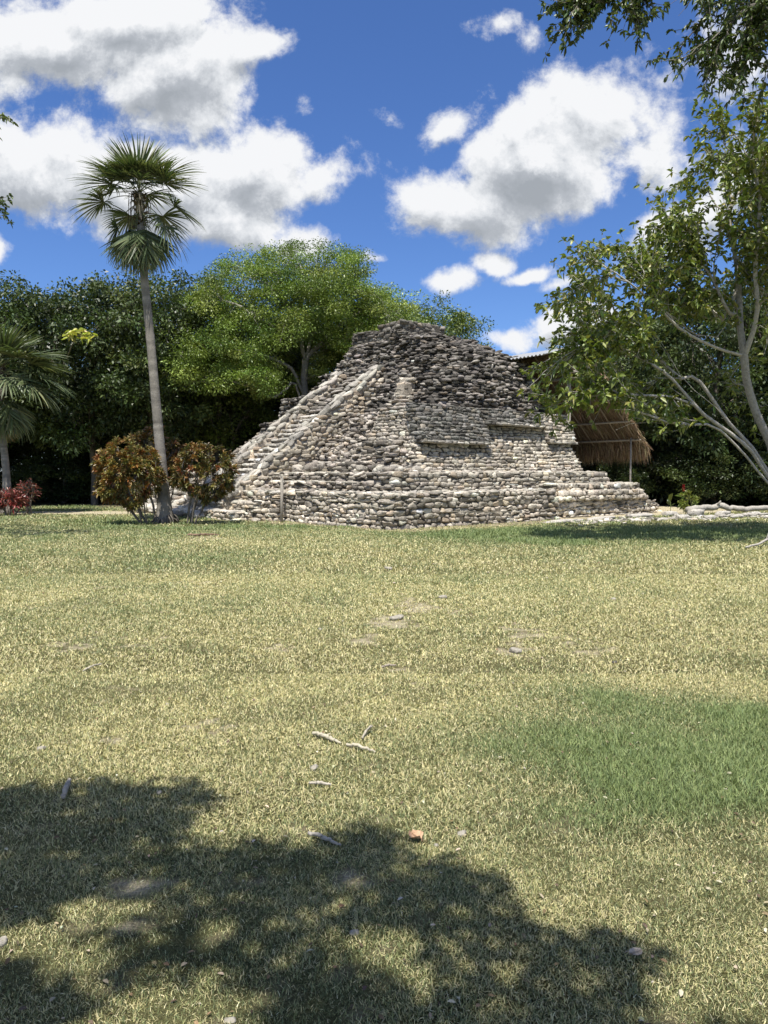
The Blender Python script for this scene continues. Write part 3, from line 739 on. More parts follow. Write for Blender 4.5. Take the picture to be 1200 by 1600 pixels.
# low steps and rubble at the stair foot
for (a0, a1, b0, b1, z1) in ((-1.25, .1, 6.55, 8.9, .30), (-.75, .1, 5.95, 8.7, .64), (-.32, .2, 5.45, 8.5, .98)):
    g = Geo(); tier(g, a0, a1, b0, b1, -.05, z1, (.05,.0,.05,.05), .18, 'base', (.46,.43,.37), n=4, sides='lfb'); g.build('corner_step', M['stone'], temple, False)
g = Geo()
tier(g, -.55, .3, 8.6, 12.5, -.05, .62, (.25,0,.2,.3), .3, 'rough', (.44,.41,.35), wave=.3, sides='lfb')
tier(g, -1.1, .3, 9.4, 15.8, -.05, .30, (.2,0,.2,.3), .3, 'rough', (.48,.45,.39), wave=.3, sides='lfb')
t = rng.random(230); scatter_stones(g, T3(-1.5+1.6*t+rng.normal(0,.1,230), rng.uniform(8.2, 15.5, 230), .05+.75*t*t+rng.uniform(0,.1,230)), .14, .48, (.42,.39,.33), .5, n=4)
g.build('rubble_footing', M['stone'], temple, False)

# ================================================================== TREES NEAR BY
def in_poly(px, py, poly):
    poly = np.array(poly, float); n = len(poly); r = np.zeros(np.shape(px), bool); j = n-1
    for i in range(n):
        xi, yi = poly[i]; xj, yj = poly[j]
        c = ((yi > py) != (yj > py)) & (px < (xj-xi)*(py-yi)/(yj-yi+1e-12)+xi); r ^= c; j = i
    return r
def rosettes(g, tree, tips, per, L, W, palette, w=None, spread=.9, droop=.3, shape=2, back=3):
    """leaves in whorls at the twig ends and along the last few nodes"""
    P_ = np.array(tree.p); pos = []; dr = []
    for t in tips:
        cur = t
        for b in range(back):
            p = tree.par[cur]
            if p < 0: break
            ax = norm(P_[cur]-P_[p]); k = per if b == 0 else max(2, per//2)
            f = rng.uniform(0, .9, k)[:, None] if b else rng.uniform(0, .25, k)[:, None]
            pos.append(P_[cur]-(P_[cur]-P_[p])*f); d = ax*(.55 if b == 0 else .25)+norm(rng.normal(0, 1, (k,3)))*spread+np.array([0,0,.1]); dr.append(d); cur = p
    pos = np.concatenate(pos); dr = np.concatenate(dr); K = len(pos)
    add_leaves(g, pos, dr, L*rng.uniform(.6, 1.2, K), W*rng.uniform(.7, 1.2, K), leaf_cols(K, palette, w), droop, shape)

PAL_FIG = [(.14,.185,.04),(.185,.23,.05),(.25,.28,.07),(.10,.14,.035),(.35,.36,.10)]
def fig_tree():
    root = thing('fig_tree', 'broad-leaved tree with pale bare limbs leaning over the right side of the pyramid', 'tree', (11.4, 20.0, 0))
    T = Tree()
    pt = lambda a: [P(x, y, d) for x, y, d in a]
    base = T.limb([np.array([11.4, 20, -.05])]+pt([(1218,740,19.8),(1204,695,19.7),(1180,640,19.6),(1166,590,19.5),(1163,556,19.4)]), step=.3)
    A = base[-1]
    l1 = T.limb(pt([(1157,515,19.5),(1155,470,19.7),(1152,420,19.8),(1140,350,20),(1130,300,20.2)]), A)
    l2 = T.limb(pt([(1178,515,19.2),(1184,480,19.0),(1180,430,18.8),(1183,380,18.6),(1188,320,18.4),(1180,250,18.2)]), A)
    l3 = T.limb(pt([(1135,549,19.3),(1100,535,19.0),(1060,512,18.7),(1035,487,18.4),(1000,455,18.0),(960,425,17.6),(915,395,17.3)]), A)
    T.limb(pt([(1120,527,19.3),(1090,523,19.2),(1062,508,19.0),(1040,498,18.8)]), l1[2])
    T.limb(pt([(1130,500,19.8),(1105,480,19.9),(1080,465,20),(1055,447,20.1),(1036,430,20.2),(1005,400,20.4)]), l1[3])
    T.limb(pt([(1190,460,19.6),(1204,445,20)]), l1[3]); T.limb(pt([(1140,490,19.1),(1120,450,19),(1105,415,19),(1095,380,19)]), l1[1])
    T.limb(pt([(1200,470,19),(1215,450,19)]), l2[2])
    # second leaning stem group
    s1 = T.limb([np.array([11.2, 19.7, -.05])]+pt([(1200,745,19.3),(1175,706,19.1),(1140,676,18.9),(1100,648,18.7),(1072,617,18.6),(1050,592,18.5),(1020,570,18.3),(985,553,18.1),(945,545,17.9),(905,548,17.7),(868,560,17.6)]), step=.3)
    s2 = T.limb([np.array([11.3, 19.8, -.05])]+pt([(1203,742,19.5),(1176,700,19.4),(1140,662,19.3),(1112,622,19.3),(1094,597,19.2),(1080,588,19.2),(1064,592,19.1),(1040,572,19.1),(1008,530,19),(975,500,18.9),(935,485,18.7)]), step=.3)
    T.limb(pt([(1150,672,19.2),(1118,636,19.1),(1085,610,19.0),(1062,585,18.9),(1040,545,18.8),(1015,510,18.6)]), s1[9])
    s3 = T.limb([np.array([11.25, 19.5, -.05])]+pt([(1196,750,19.1),(1165,712,18.8),(1125,672,18.5),(1105,663,18.3),(1072,664,18.1),(1040,659,17.9),(1012,648,17.7),(985,640,17.5),(960,640,17.3)]), step=.3)
    T.limb(pt([(1010,660,17.9),(985,662,17.7),(962,672,17.6)]), s3[-5])
    T.limb(pt([(1050,620,18.5),(1010,618,18.3),(965,615,18.1),(925,612,17.9),(890,618,17.8)]), s1[14])
    # where the crown is : sampled shoots inside the outline, spread in depth
    regs = [([(850,450),(880,400),(930,375),(990,365),(1040,330),(1110,290),(1200,290),(1290,300),(1290,560),(1190,520),(1150,400),(1120,400),(1050,440),(1000,520),(960,560),(900,520),(850,490)], 180, (17.2,21.2)),
            ([(820,590),(850,560),(870,500),(930,480),(1000,480),(1050,560),(1080,600),(1090,650),(1040,660),(960,640),(900,670),(850,640),(820,620)], 88, (17.0,19.8)),
            ([(860,560),(900,510),(1000,500),(1010,610),(920,660),(870,620)], 24, (17.0,19.0)),
            ([(1000,330),(1100,250),(1200,180),(1290,200),(1290,420),(1150,420),(1010,420)], 150, (18.4,21.5)),
            ([(1070,230),(1090,160),(1200,130),(1260,150),(1260,330),(1130,330)], 60, (17.2,19.5)),
            ([(950,400),(1040,360),(1160,350),(1180,480),(1060,500),(960,470)], 100, (18.5,21)),
            ([(1100,560),(1200,520),(1300,560),(1300,780),(1210,780),(1160,680),(1110,640)], 55, (20.5,22.5))]
    tg = []
    for poly, n, (d0, d1) in regs:
        xs, ys = zip(*poly); k = 0
        while k < n:
            x, y = rng.uniform(min(xs), max(xs)), rng.uniform(min(ys), max(ys))
            if in_poly(x, y, poly) and vnoise(x/38, y/38, 5) > .27: tg.append(P(x, y, rng.uniform(d0, d1))); k += 1
    tips = T.grow(tg, pull=.25, seg=.22, wob=.035, up=.05)
    # side shoots
    extra = []
    for t in tips:
        for _ in range(3):
            extra.append(np.array(T.p[t])+rng.normal(0, .26, 3)+np.array([0,0,.02]))
    tips += T.grow(extra, pull=.2, seg=.16, wob=.02)
    g = Geo(); T.build(g, rtip=.0056, power=.38, rmax=.115, col=(.43,.40,.35)); g.build('trunk', M['bark'], root, True)
    g = Geo(); rosettes(g, T, tips, 5, .18, .078, PAL_FIG, [.3,.3,.2,.12,.08], spread=.8, droop=.32); print('fig leaves', g.n//6)
    g.build('crown', M['leaf'], root, False)
fig_tree()

def side_tree(name, label, base, limbs, regs, leafL, leafW, pal, rmax=.2, seed=0, per=6, extra_n=3, spr=.22, rtip=.006, group=None):
    root = thing(name, label, 'tree', base, group)
    T = Tree(); ids = []
    for k, (par, pts) in enumerate(limbs):
        ids.append(T.limb(pts, -1 if par is None else ids[par[0]][int(par[1]*(len(ids[par[0]])-1))], step=.35, wob=.02))
    tg = []
    for poly, n, (d0, d1) in regs:
        xs, ys = zip(*poly); k = 0
        while k < n:
            x, y = rng.uniform(min(xs), max(xs)), rng.uniform(min(ys), max(ys))
            if in_poly(x, y, poly): tg.append(P(x, y, rng.uniform(d0, d1))); k += 1
    tips = T.grow(tg, pull=.3, seg=.2, wob=.03, up=.03)
    ex = [np.array(T.p[t])+rng.normal(0, spr, 3) for t in tips for _ in range(extra_n)]
    tips += T.grow(ex, pull=.2, seg=.14, wob=.015)
    g = Geo(); T.build(g, rtip=rtip, power=.44, rmax=rmax, col=(.20,.18,.15)); g.build('trunk', M['bark'], root, True)
    g = Geo(); rosettes(g, T, tips, per, leafL, leafW, pal, spread=.85, droop=.35); g.build('crown', M['leaf'], root)
    return root
PAL_OV = [(.075,.11,.035),(.10,.14,.04),(.14,.17,.06),(.055,.08,.03)]
pp = lambda L_: [P(*a) for a in L_]
side_tree('overhanging_tree', 'dark-twigged tree outside the right edge, its thin leafy branches hanging into the top right sky', (12.2, 15.5, 0),
    [(None, [np.array([12.2,15.5,-.1]), np.array([12.0,15.4,3]), np.array([11.6,15.2,6]), np.array([11.0,15,9]), np.array([10.2,14.8,11.5])]),
     ((0,.8), pp([(1330,60,15),(1260,-30,15.1),(1180,-40,15.2),(1100,-35,15.3),(1020,-20,15.4),(960,-5,15.4),(925,8,15.4)])),
     ((1,.45), pp([(1170,10,15),(1140,40,15),(1120,75,14.9),(1110,105,14.8)])),
     ((1,.7), pp([(1085,-5,15.3),(1060,25,15.2)])),
     ((0,.9), pp([(1290,-10,15.8),(1220,10,15.9),(1175,45,15.9),(1165,90,15.9),(1160,125,15.9)]))],
    [([(857,-10),(940,-10),(950,20),(900,62),(866,70),(855,40)], 26, (15,15.8)), ([(950,-10),(1020,-10),(1015,50),(960,60),(955,20)], 12, (15,15.8)),
     ([(1075,-10),(1230,-10),(1230,60),(1170,75),(1120,50),(1080,20)], 46, (14.5,16)), ([(1040,70),(1100,60),(1200,80),(1180,140),(1150,155),(1110,115),(1050,95)], 26, (14.6,15.8)),
     ([(1200,-60),(1400,-60),(1400,200),(1230,150)], 60, (14,16.5)), ([(850,-120),(1200,-120),(1200,-15),(870,-15)], 40, (14.5,16.5))],
    .125, .055, PAL_OV, rmax=.22, extra_n=4, spr=.19)
side_tree('overhanging_tree', 'tree outside the left edge, its small leafy twig ends poking into the sky', (-13.4, 18, 0),
    [(None, [np.array([-13.4,18,-.1]), np.array([-13.3,18,3]), np.array([-13,17.9,6]), np.array([-12.4,17.8,9])]),
     ((0,.98), pp([(-120,150,17.6),(-60,175,17.5),(-10,190,17.5)])), ((0,.75), pp([(-130,330,17.6),(-60,325,17.5),(-5,332,17.5)])), ((0,.6), pp([(-130,430,17.6),(-40,425,17.5)]))],
    [([(-60,165),(8,172),(8,205),(-60,205)], 10, (17.3,17.8)), ([(-60,315),(22,315),(28,350),(-60,350)], 14, (17.3,17.8)), ([(-60,405),(-4,415),(-4,440),(-60,440)], 8, (17.3,17.8)),
     ([(-260,0),(-60,50),(-60,480),(-260,520)], 90, (16.6,19.5))],
    .13, .055, PAL_OV, rmax=.2, extra_n=2, spr=.14)

# the tree behind the viewer that throws the shade across the foreground lawn
SHADE = [G(*q)[:2] for q in [(-500,1330),(-150,1280),(0,1238),(60,1222),(110,1212),(180,1218),(255,1224),(345,1218),(352,1240),(318,1262),(300,1290),(318,1320),(400,1318),(478,1314),(520,1304),(575,1298),(625,1312),(655,1338),(700,1336),(738,1360),(775,1385),(812,1420),(860,1438),(930,1462),(1000,1482),(1042,1500),(1052,1535),(1020,1570),(1000,1620),(1100,1700),(1100,1850),(-900,1850)]]
HOLES = [(G(160,1425), .20, .10), (G(30,1470), .22, .10), (G(130,1500), .15, .12), (G(300,1560), .28, .10), (G(590,1480), .14, .10), (G(620,1520), .1, .06), (G(250,1620), .3, .12), (G(90,1340), .12, .05)]
def shade_tree():
    root = thing('shade_tree', 'large tree behind the viewer, seen only by the shade it casts over the foreground lawn', 'tree', (-2.6, -4.6, 0))
    T = Tree(); tr = T.limb([np.array([-2.6,-4.6,-.1]), np.array([-2.5,-4.5,2]), np.array([-2.3,-4.2,4.2])], step=.4)
    arms = []
    for q in [(-4.5,-1.5,6.6),(-2,-.6,6.9),(.3,-.8,6.8),(1.6,-1.2,6.5),(-6,-3,6.5),(-1,-3,7.6),(-3.3,-.2,6.6)]:
        q = np.array(q); m = np.array([-2.3,-4.2,4.2])*.5+q*.5+np.array([0,0,.5]); arms.append(T.limb([m, q], tr[-1], step=.4, wob=.04))
    poly = np.array(SHADE); k = 0; tg = []
    sh = sdir[:2]/sdir[2]
    def shaded(p):
        gp = p[:, :2]-sh[None]*p[:, 2:3]
        ok = in_poly(gp[:, 0]+.05*np.sin(gp[:, 1]*17), gp[:, 1]+.05*np.sin(gp[:, 0]*13), poly) | (gp[:, 1] < 2.1)
        for c, rx, ry in HOLES: ok &= ((gp[:, 0]-c[0])/rx)**2+((gp[:, 1]-c[1])/ry)**2 > 1
        return ok
    while len(tg) < 1700:
        q = np.array([[rng.uniform(-7, 3.2), rng.uniform(-5, 1.9), rng.uniform(5.9, 7.4)]])
        if shaded(q)[0] : tg.append(q[0])
    T.grow(tg[:420], pull=.25, seg=.3, wob=.04)
    g = Geo(); T.build(g, rtip=.004, power=.46, rmax=.3, col=(.2,.18,.15)); g.build('trunk', M['bark'], root, True)
    tg = np.array(tg); K = 120000
    pos = tg[rng.integers(0, len(tg), K)]+rng.normal(0, .16, (K,3)); pos = pos[shaded(pos)]; K = len(pos)
    g = Geo(); add_leaves(g, pos, rng.normal(0, 1, (K,3)), rng.uniform(.07, .13, K), rng.uniform(.035, .06, K), leaf_cols(K, PAL_OV), .3, 2)
    g.build('crown', M['leaf'], root)
shade_tree()

# ================================================================== PALMS
PAL_PALM = [(.10,.13,.06),(.13,.16,.075),(.19,.21,.11),(.075,.10,.045)]
def frond_mesh(size=1.0, pet=1.0, nseg=42, droop=.5, dead=False, seed=0, closed=1.0):
    """fan leaf: a bowed stalk along +X then a folded fan of narrow tapering segments with hanging tips"""
    g = Geo(); k = 8; t = np.linspace(0, 1, k); st = np.stack([t*pet, 0*t, .10*np.sin(t*2.2)*pet-droop*.28*pet*t*t], 1)
    pc = np.array((.13,.145,.06)) if not dead else np.array((.24,.17,.09))
    tube(g, st, np.linspace(.018, .010, k), 5, pc)
    hub = st[-1]; fd = norm(st[-1]-st[-2]); sd = np.array([0,1.,0]); ud = norm(np.cross(fd, sd)); n = nseg
    ths = np.linspace(-1.85, 1.85, n)*closed+rng.normal(0, .03, n); V=[]; Q=[]; TT=[]; CC=[]
    for i, th in enumerate(ths):
        L = size*(1.0-.28*abs(th/2.15)**1.5)*rng.uniform(.88, 1.06)
        d0 = math.cos(th)*fd+math.sin(th)*sd+ud*(.22-.30*math.cos(th)*.4+rng.normal(0, .05)); d0 = norm(d0)
        w = size*.023*rng.uniform(.8, 1.1); wd = norm(np.cross(ud+rng.normal(0, .25, 3), d0)); pts = []; p = hub.copy(); d = d0.copy(); m = 5
        bend = droop*rng.uniform(.5, 1.3)
        for j in range(m+1):
            pts.append(p.copy()); p = p+d*L/m
            d = norm(d+np.array([0,0,-1.])*bend*(.06+.34*(j/m)**2)*1.15)
        ws = [w*.25, w*.8, w, w*.85, w*.5, w*.08]; b0 = len(V)
        cc = leaf_cols(1, PAL_PALM if not dead else [(.30,.21,.11),(.22,.15,.08),(.38,.29,.17)], None, .16)[0]
        for j in range(m+1):
            fold = ud*ws[j]*.35
            V += [pts[j]+wd*ws[j]+fold*0, pts[j]-wd*ws[j]+fold*0]; CC += [cc*(1 if j < 4 else 1.15)]*2
        for j in range(m): Q.append((b0+2*j, b0+2*j+1, b0+2*j+3, b0+2*j+2))
    g.add(np.array(V), Q, None, np.array(CC))
    return g
FR = {}
def frond_lib():
    for key, kw in {'up': dict(size=1.45, pet=.45, droop=.40), 'mid': dict(size=1.36, pet=.88, droop=.80), 'low': dict(size=1.28, pet=1.1, droop=1.0),
                    'hang': dict(size=1.35, pet=.75, droop=.85, closed=.62), 'dead': dict(size=.9, pet=.5, droop=1.4, closed=.38, dead=True)}.items():
        FR[key] = [frond_mesh(**kw).mesh('frond', M['palm']) for _ in range(3)]
frond_lib()
def put_frond(root, kind, at, az, el, roll=0, s=1.0, name=None, label=None):
    me = random.choice(FR[kind]); o = bpy.data.objects.new(name or ('frond' if kind != 'dead' else 'dead_frond'), me); C.objects.link(o); o.parent = root
    d = Vector((math.cos(az)*math.cos(el), math.sin(az)*math.cos(el), math.sin(el))); y = Vector((-math.sin(az), math.cos(az), 0)); z = d.cross(y)
    import mathutils
    Mx = mathutils.Matrix((d, y, z)).transposed().to_4x4() @ mathutils.Matrix.Rotation(roll, 4, 'X')
    o.matrix_local = mathutils.Matrix.Translation(Vector(tuple(np.array(at)-np.array(root.location)))) @ Mx @ mathutils.Matrix.Diagonal((s, s, s, 1))
    if label: o['label'] = label
    return o
def fan_palm(label, base, path, rads, fr, group=None, skirt=0, rootflare=True):
    root = thing('fan_palm', label, 'palm', base, group)
    g = Geo(); pts = []; rr = []; N_ = 110
    path = np.array(path); tt = np.linspace(0, len(path)-1, N_)
    P_ = np.stack([np.interp(tt, np.arange(len(path)), path[:, i]) for i in range(3)], 1)
    for _ in range(6): P_[1:-1] = (P_[:-2]+P_[1:-1]*2+P_[2:])/4
    rd = np.interp(tt, np.linspace(0, len(path)-1, len(rads)), rads)*(1+.035*(np.arange(N_) % 2))*(1+rng.normal(0, .012, N_))
    cc = np.repeat((np.array([.235,.215,.185])*(1+rng.normal(0, .17, (N_,1)))), 12, 0)
    tube(g, P_, rd, 12, np.concatenate([cc, cc[:1], cc[-1:]]), True, .015)
    if rootflare:
        for k in range(46):
            a = rng.uniform(0, 2*math.pi); r0 = rads[0]*.8; h = rng.uniform(.08, .34)
            b = np.array(base)+np.array([math.cos(a)*r0, math.sin(a)*r0, h]); e = np.array(base)+np.array([math.cos(a)*rads[0]*rng.uniform(1.3, 1.8), math.sin(a)*rads[0]*rng.uniform(1.3, 1.8), -.03])
            tube(g, [b, (b+e)/2+np.array([0,0,.05]), e], [.02, .022, .018], 5, (.17,.15,.125))
    g.build('trunk', M['palm_bark'], root, True)
    # old leaf bases under the head
    g = Geo(); top = P_[-1]
    for k in range(44):
        f = rng.uniform(0, 1); a = k*2.4; p = top-np.array([0,0,1.1*f])+np.array([math.cos(a), math.sin(a), 0])*rads[-1]*.7
        e = p+np.array([math.cos(a)*.16, math.sin(a)*.16, .22*(1-f)+.05]); tube(g, [p, (p+e)/2, e+np.array([0,0,-.02])], [.035, .028, .012], 4, np.array((.12,.095,.065))*rng.uniform(.6, 1.3))
    for k in range(22):
        a = rng.uniform(0, 6.28); p = top-np.array([0,0,rng.uniform(0,.5)])+np.array([math.cos(a), math.sin(a), 0])*rads[-1]*.8
        e = p+np.array([math.cos(a)*.25, math.sin(a)*.25, -rng.uniform(.3,.9)]); tube(g, [p, p+np.array([math.cos(a)*.22, math.sin(a)*.22, .02]), e], [.014,.012,.006], 4, (.10,.075,.05))
    g.build('leaf_base', M['palm_bark'], root)
    for (kind, dz, az, el, roll, s) in fr: put_frond(root, kind, top+np.array([0,0,dz]), az, el, roll, s)
    return root
D = math.radians
pb = G(258, 815); pb = np.array([pb[0], 24.6, 0]); pb[0] = P(258, 815, 24.6)[0]
path = [pb]+[P(*q) for q in [(256,770,24.6),(250,700,24.6),(243,620,24.6),(236,540,24.6),(228,460,24.6),(222,400,24.6),(219,335,24.6),(218,302,24.6)]]
FRD = []   # (kind, dz, azimuth, elevation, roll, size); azimuth 0 = to the right, 90 = away
for az, el, s in [(-90,40,.8),(-70,20,.8),(-115,24,.8)]: FRD.append(('mid', .0, D(az), D(el), 0, s))
for az, el, s in [(80,82,1.05),(30,72,1.0),(150,74,1.0),(265,74,.9),(200,66,.9)]: FRD.append(('up', .10, D(az), D(el), 0, s))
for az, el, s in [(172,46,1.0),(182,26,1.0),(5,44,1.0),(-8,24,1.0),(62,48,.95),(118,46,.95),(-95,40,.8),(90,25,.9),(-140,40,.8),(-45,40,.8)]: FRD.append(('mid', .0, D(az), D(el), 0, s))
for az, el, s in [(183,4,1.0),(2,-2,1.0),(60,-5,.9),(125,-5,.9),(-150,12,.75),(-35,10,.75),(-100,14,.6)]: FRD.append(('low', -.15, D(az), D(el), 0, s))
for az, el, s in [(194,-40,.95),(-16,-32,1.05)]: FRD.append(('low', -.3, D(az), D(el), 0, s))
for az, el, s in [(-90,-58,1.1),(-50,-52,1.1),(-130,-54,1.05),(60,-60,1.0),(150,-58,1.0),(-20,-56,1.05),(205,-56,1.0),(-110,-66,1.1)]: FRD.append(('hang', -.50, D(az), D(el), 0, s))
for az, el, s in [(-105,-76,1.1),(-70,-78,1.2),(-130,-74,1.1),(-88,-72,1.25),(-40,-76,1.1)]: FRD.append(('dead', -.75, D(az), D(el), 0, s))
fan_palm('tall grey-trunked fan palm rising between the two reddish shrubs', pb, path, [.30,.19,.16,.145,.135,.125,.12,.12,.13], FRD)
pb2 = P(12, 800, 30.5); pb2[2] = 0
path2 = [pb2]+[P(*q) for q in [(10,740,30.5),(5,690,30.5),(2,640,30.5),(0,600,30.5),(-2,575,30.5)]]
FR2 = []
for az, el, s in [(20,75,1.15),(100,70,1.1),(165,72,1.1),(-70,72,1.1),(40,50,1.2),(-20,55,1.2)]: FR2.append(('up', .1, D(az), D(el), 0, s))
for az, el, s in [(0,30,1.35),(-25,25,1.3),(30,20,1.35),(180,30,1.2),(150,25,1.2),(-90,35,1.1),(210,20,1.2)]: FR2.append(('mid', 0, D(az), D(el), 0, s))
for az, el, s in [(5,5,1.35),(-15,-8,1.35),(25,-15,1.3),(-50,-5,1.1),(185,-5,1.2),(-90,-15,1.0)]: FR2.append(('low', -.15, D(az), D(el), 0, s))
for az, el, s in [(-10,-48,1.3),(-70,-55,1.3),(30,-50,1.2),(-100,-60,1.2),(-40,-52,1.2)]: FR2.append(('hang', -.5, D(az), D(el), 0, s))
for az, el, s in [(-20,-62,1.5),(-60,-66,1.5),(-100,-70,1.5),(0,-60,1.4),(-40,-72,1.5)]: FR2.append(('dead', -.9, D(az), D(el), 0, s))
fan_palm('shorter fan palm with brown hanging dead leaves cut by the left edge of the picture', pb2, path2, [.2,.14,.13,.125,.13,.15], FR2)

# ================================================================== SHRUBS
def shrub(name, label, cat, base, centre, rad, nst, K, L, W, pal, w, group=None, stemcol=(.17,.15,.125), clusters=230, mat='croton', lean=None):
    root = thing(name, label, cat, base, group); base = np.array(base); centre = np.array(centre); rad = np.array(rad)
    T = Tree(); starts = []
    for k in range(nst):
        a = k*2*math.pi/nst+.4; st = base+np.array([math.cos(a)*.12, math.sin(a)*.12, -.04]); e = centre+np.array([math.cos(a), math.sin(a), -.45])*rad*.45
        T.limb([st, st*.6+e*.4+rng.normal(0,.06,3), e], step=.2, wob=.02)
    tg = norm(rng.normal(0, 1, (clusters,3)))*rng.uniform(.5, 1.0, (clusters,1))**.6*rad+centre
    nb = vnoise(tg[:, 0]*2.2, tg[:, 2]*2.2, 7); tg = centre+(tg-centre)*(.78+.42*nb)[:, None]; tg = tg[tg[:, 2] > .35]
    tips = T.grow(tg, pull=.3, seg=.15, wob=.02, up=.08)
    g = Geo(); T.build(g, rtip=.006, power=.42, rmax=.07, col=stemcol); g.build('stem', M['bark'], root, True)
    P_ = np.array(T.p); per = K//len(tips); pos = []; dr = []
    for t in tips:
        ax = norm(P_[t]-P_[T.par[t]]); out = norm(P_[t]-centre)
        pos.append(P_[t]-ax*rng.uniform(0, .22, per)[:, None]); dr.append(norm(rng.normal(0, 1, (per,3)))*.9+ax*.5+out*.5+np.array([0,0,.15]))
    pos = np.concatenate(pos); dr = np.concatenate(dr); n = len(pos); g = Geo()
    cl = leaf_cols(n, pal, w, .22)
    # whole shoots lean to one colour
    shoot = np.repeat(leaf_cols(len(tips), pal, w, .1), per, 0); cl = cl*.5+shoot*.5
    add_leaves(g, pos, dr, L*rng.uniform(.6, 1.25, n), W*rng.uniform(.7, 1.2, n), cl, .25, 2); g.build('foliage', M[mat], root)
    return root
PC = [(.27,.25,.07),(.33,.17,.05),(.12,.13,.035),(.075,.06,.03),(.34,.08,.04),(.50,.42,.18)]
def at(px, y): q = P(px, 800, y); q[2] = 0; return q
b = at(226, 24.0); shrub('croton_shrub', 'yellow and orange leaved shrub on bare stems left of the tall palm trunk', 'shrub', b, P(197,738,24.0), (1.12,.95,1.02), 6, 10000, .17, .042, PC, [.30,.24,.18,.13,.06,.09], 'croton shrubs round the tall palm')
b = at(298, 24.2); shrub('croton_shrub', 'darker reddish shrub on forked stems between the palm trunk and the stairway', 'shrub', b, P(319,736,24.3), (1.0,.9,.95), 4, 8500, .15, .038, PC, [.20,.16,.26,.28,.05,.05], 'croton shrubs round the tall palm')
b = at(250, 26.4); shrub('croton_shrub', 'dull brown-red shrub half hidden behind the palm trunk', 'shrub', b, P(245,712,26.4), (1.35,.7,1.0), 4, 8000, .16, .04, PC, [.12,.18,.2,.36,.09,.05], 'croton shrubs round the tall palm')
b = at(14, 29.2); shrub('cordyline_plant', 'low plant with pink-red leaves at the foot of the second palm', 'plant', b, P(16,784,29.2), (.75,.5,.42), 5, 1100, .22, .045, [(.30,.05,.05),(.16,.05,.045),(.10,.08,.04),(.38,.12,.10)], [.3,.3,.25,.15])
b = at(44, 30.2); shrub('cordyline_plant', 'taller sparse red-leaved plant right behind the low pink-red one', 'plant', b, P(44,764,30.2), (.42,.4,.38), 3, 340, .22, .045, [(.30,.06,.05),(.18,.06,.045),(.12,.09,.04)], [.4,.35,.25])

# ================================================================== FOREST
def forest_kind(h, w, crown0, nclump, per, L, W, pal, weights, clump_r=.8, flat=.65, branch=(.16,.14,.115), ntw=None, seed=0):
    """one kind of tree at the origin: returns (trunk mesh, crown mesh). crown from height crown0 to h, half-width w"""
    T = Tree(); bs = T.limb([np.array([0,0,-.2]), np.array([.1,.05,crown0*.6]), np.array([0,.1,crown0+.25*(h-crown0)]), np.array([.2,0,crown0+.6*(h-crown0)])], step=.5, wob=.03)
    cz = (crown0+h)/2; hz = (h-crown0)/2; tg = []
    lob = [(rng.uniform(0, 6.28), rng.uniform(-.5, .9), rng.uniform(.75, 1.2)) for _ in range(9)]
    while len(tg) < nclump:
        d = norm(rng.normal(0, 1, 3)); r = rng.uniform(.35, 1)**.5
        az = math.atan2(d[1], d[0]); m = .86+.22*max((k*math.cos(az-a)*math.sqrt(max(0, 1-d[2]**2))*.5+d[2]*zt*.5) for a, zt, k in lob)+rng.normal(0, .05)
        tg.append(np.array([d[0]*w*r*m, d[1]*w*r*m, cz+d[2]*hz*r*m]))
    tg = np.array(tg); tips = T.grow(tg, pull=.3, seg=.6, wob=.08, up=.05)
    g = Geo(); T.build(g, rtip=.012, power=.47, rmax=.32, col=branch, minr=.013)
    tm = g.mesh('trunk', M['bark'], True)
    K = nclump*per; ci = np.repeat(np.arange(nclump), per); cr = clump_r*rng.uniform(.6, 1.25, nclump)
    off = norm(rng.normal(0, 1, (K,3)))*(rng.uniform(0, 1, (K,1))**.45)*np.array([1,1,flat])*cr[ci][:, None]
    pos = tg[ci]+off; dr = norm(off)*.7+rng.normal(0, .6, (K,3))+np.array([0,0,.1])
    cl = leaf_cols(nclump, pal, weights, .12)[ci]*(1+rng.normal(0, .2, (K,1)))
    g = Geo(); add_leaves(g, pos, dr, L*rng.uniform(.6, 1.25, K), W*rng.uniform(.7, 1.2, K), cl, .2, 1)
    return tm, g.mesh('crown', M['leaf_far'])
PF = [(.055,.082,.026),(.08,.112,.033),(.038,.058,.021),(.115,.15,.045)]
PB = [(.155,.22,.04),(.20,.27,.05),(.11,.17,.035),(.26,.31,.07)]
PM = [(.13,.18,.04),(.165,.22,.05),(.09,.13,.035),(.21,.26,.06)]
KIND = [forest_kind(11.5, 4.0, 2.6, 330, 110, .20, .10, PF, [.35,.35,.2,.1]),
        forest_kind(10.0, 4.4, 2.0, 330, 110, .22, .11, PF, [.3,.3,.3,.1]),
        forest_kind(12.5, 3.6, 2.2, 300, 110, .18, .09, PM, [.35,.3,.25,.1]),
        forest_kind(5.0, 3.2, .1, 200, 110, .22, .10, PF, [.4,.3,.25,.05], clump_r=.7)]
def forest_tree(k, x, y, s, rz, label, name='broadleaf_tree', group='trees of the forest edge'):
    root = thing(name, label, 'tree' if k < 3 else 'bush', (x, y, 0), group, rz); root.scale = (s[0], s[0], s[1])
    for nm, me in zip(('trunk', 'crown'), KIND[k]):
        o = bpy.data.objects.new(nm, me); C.objects.link(o); o.parent = root
    return root
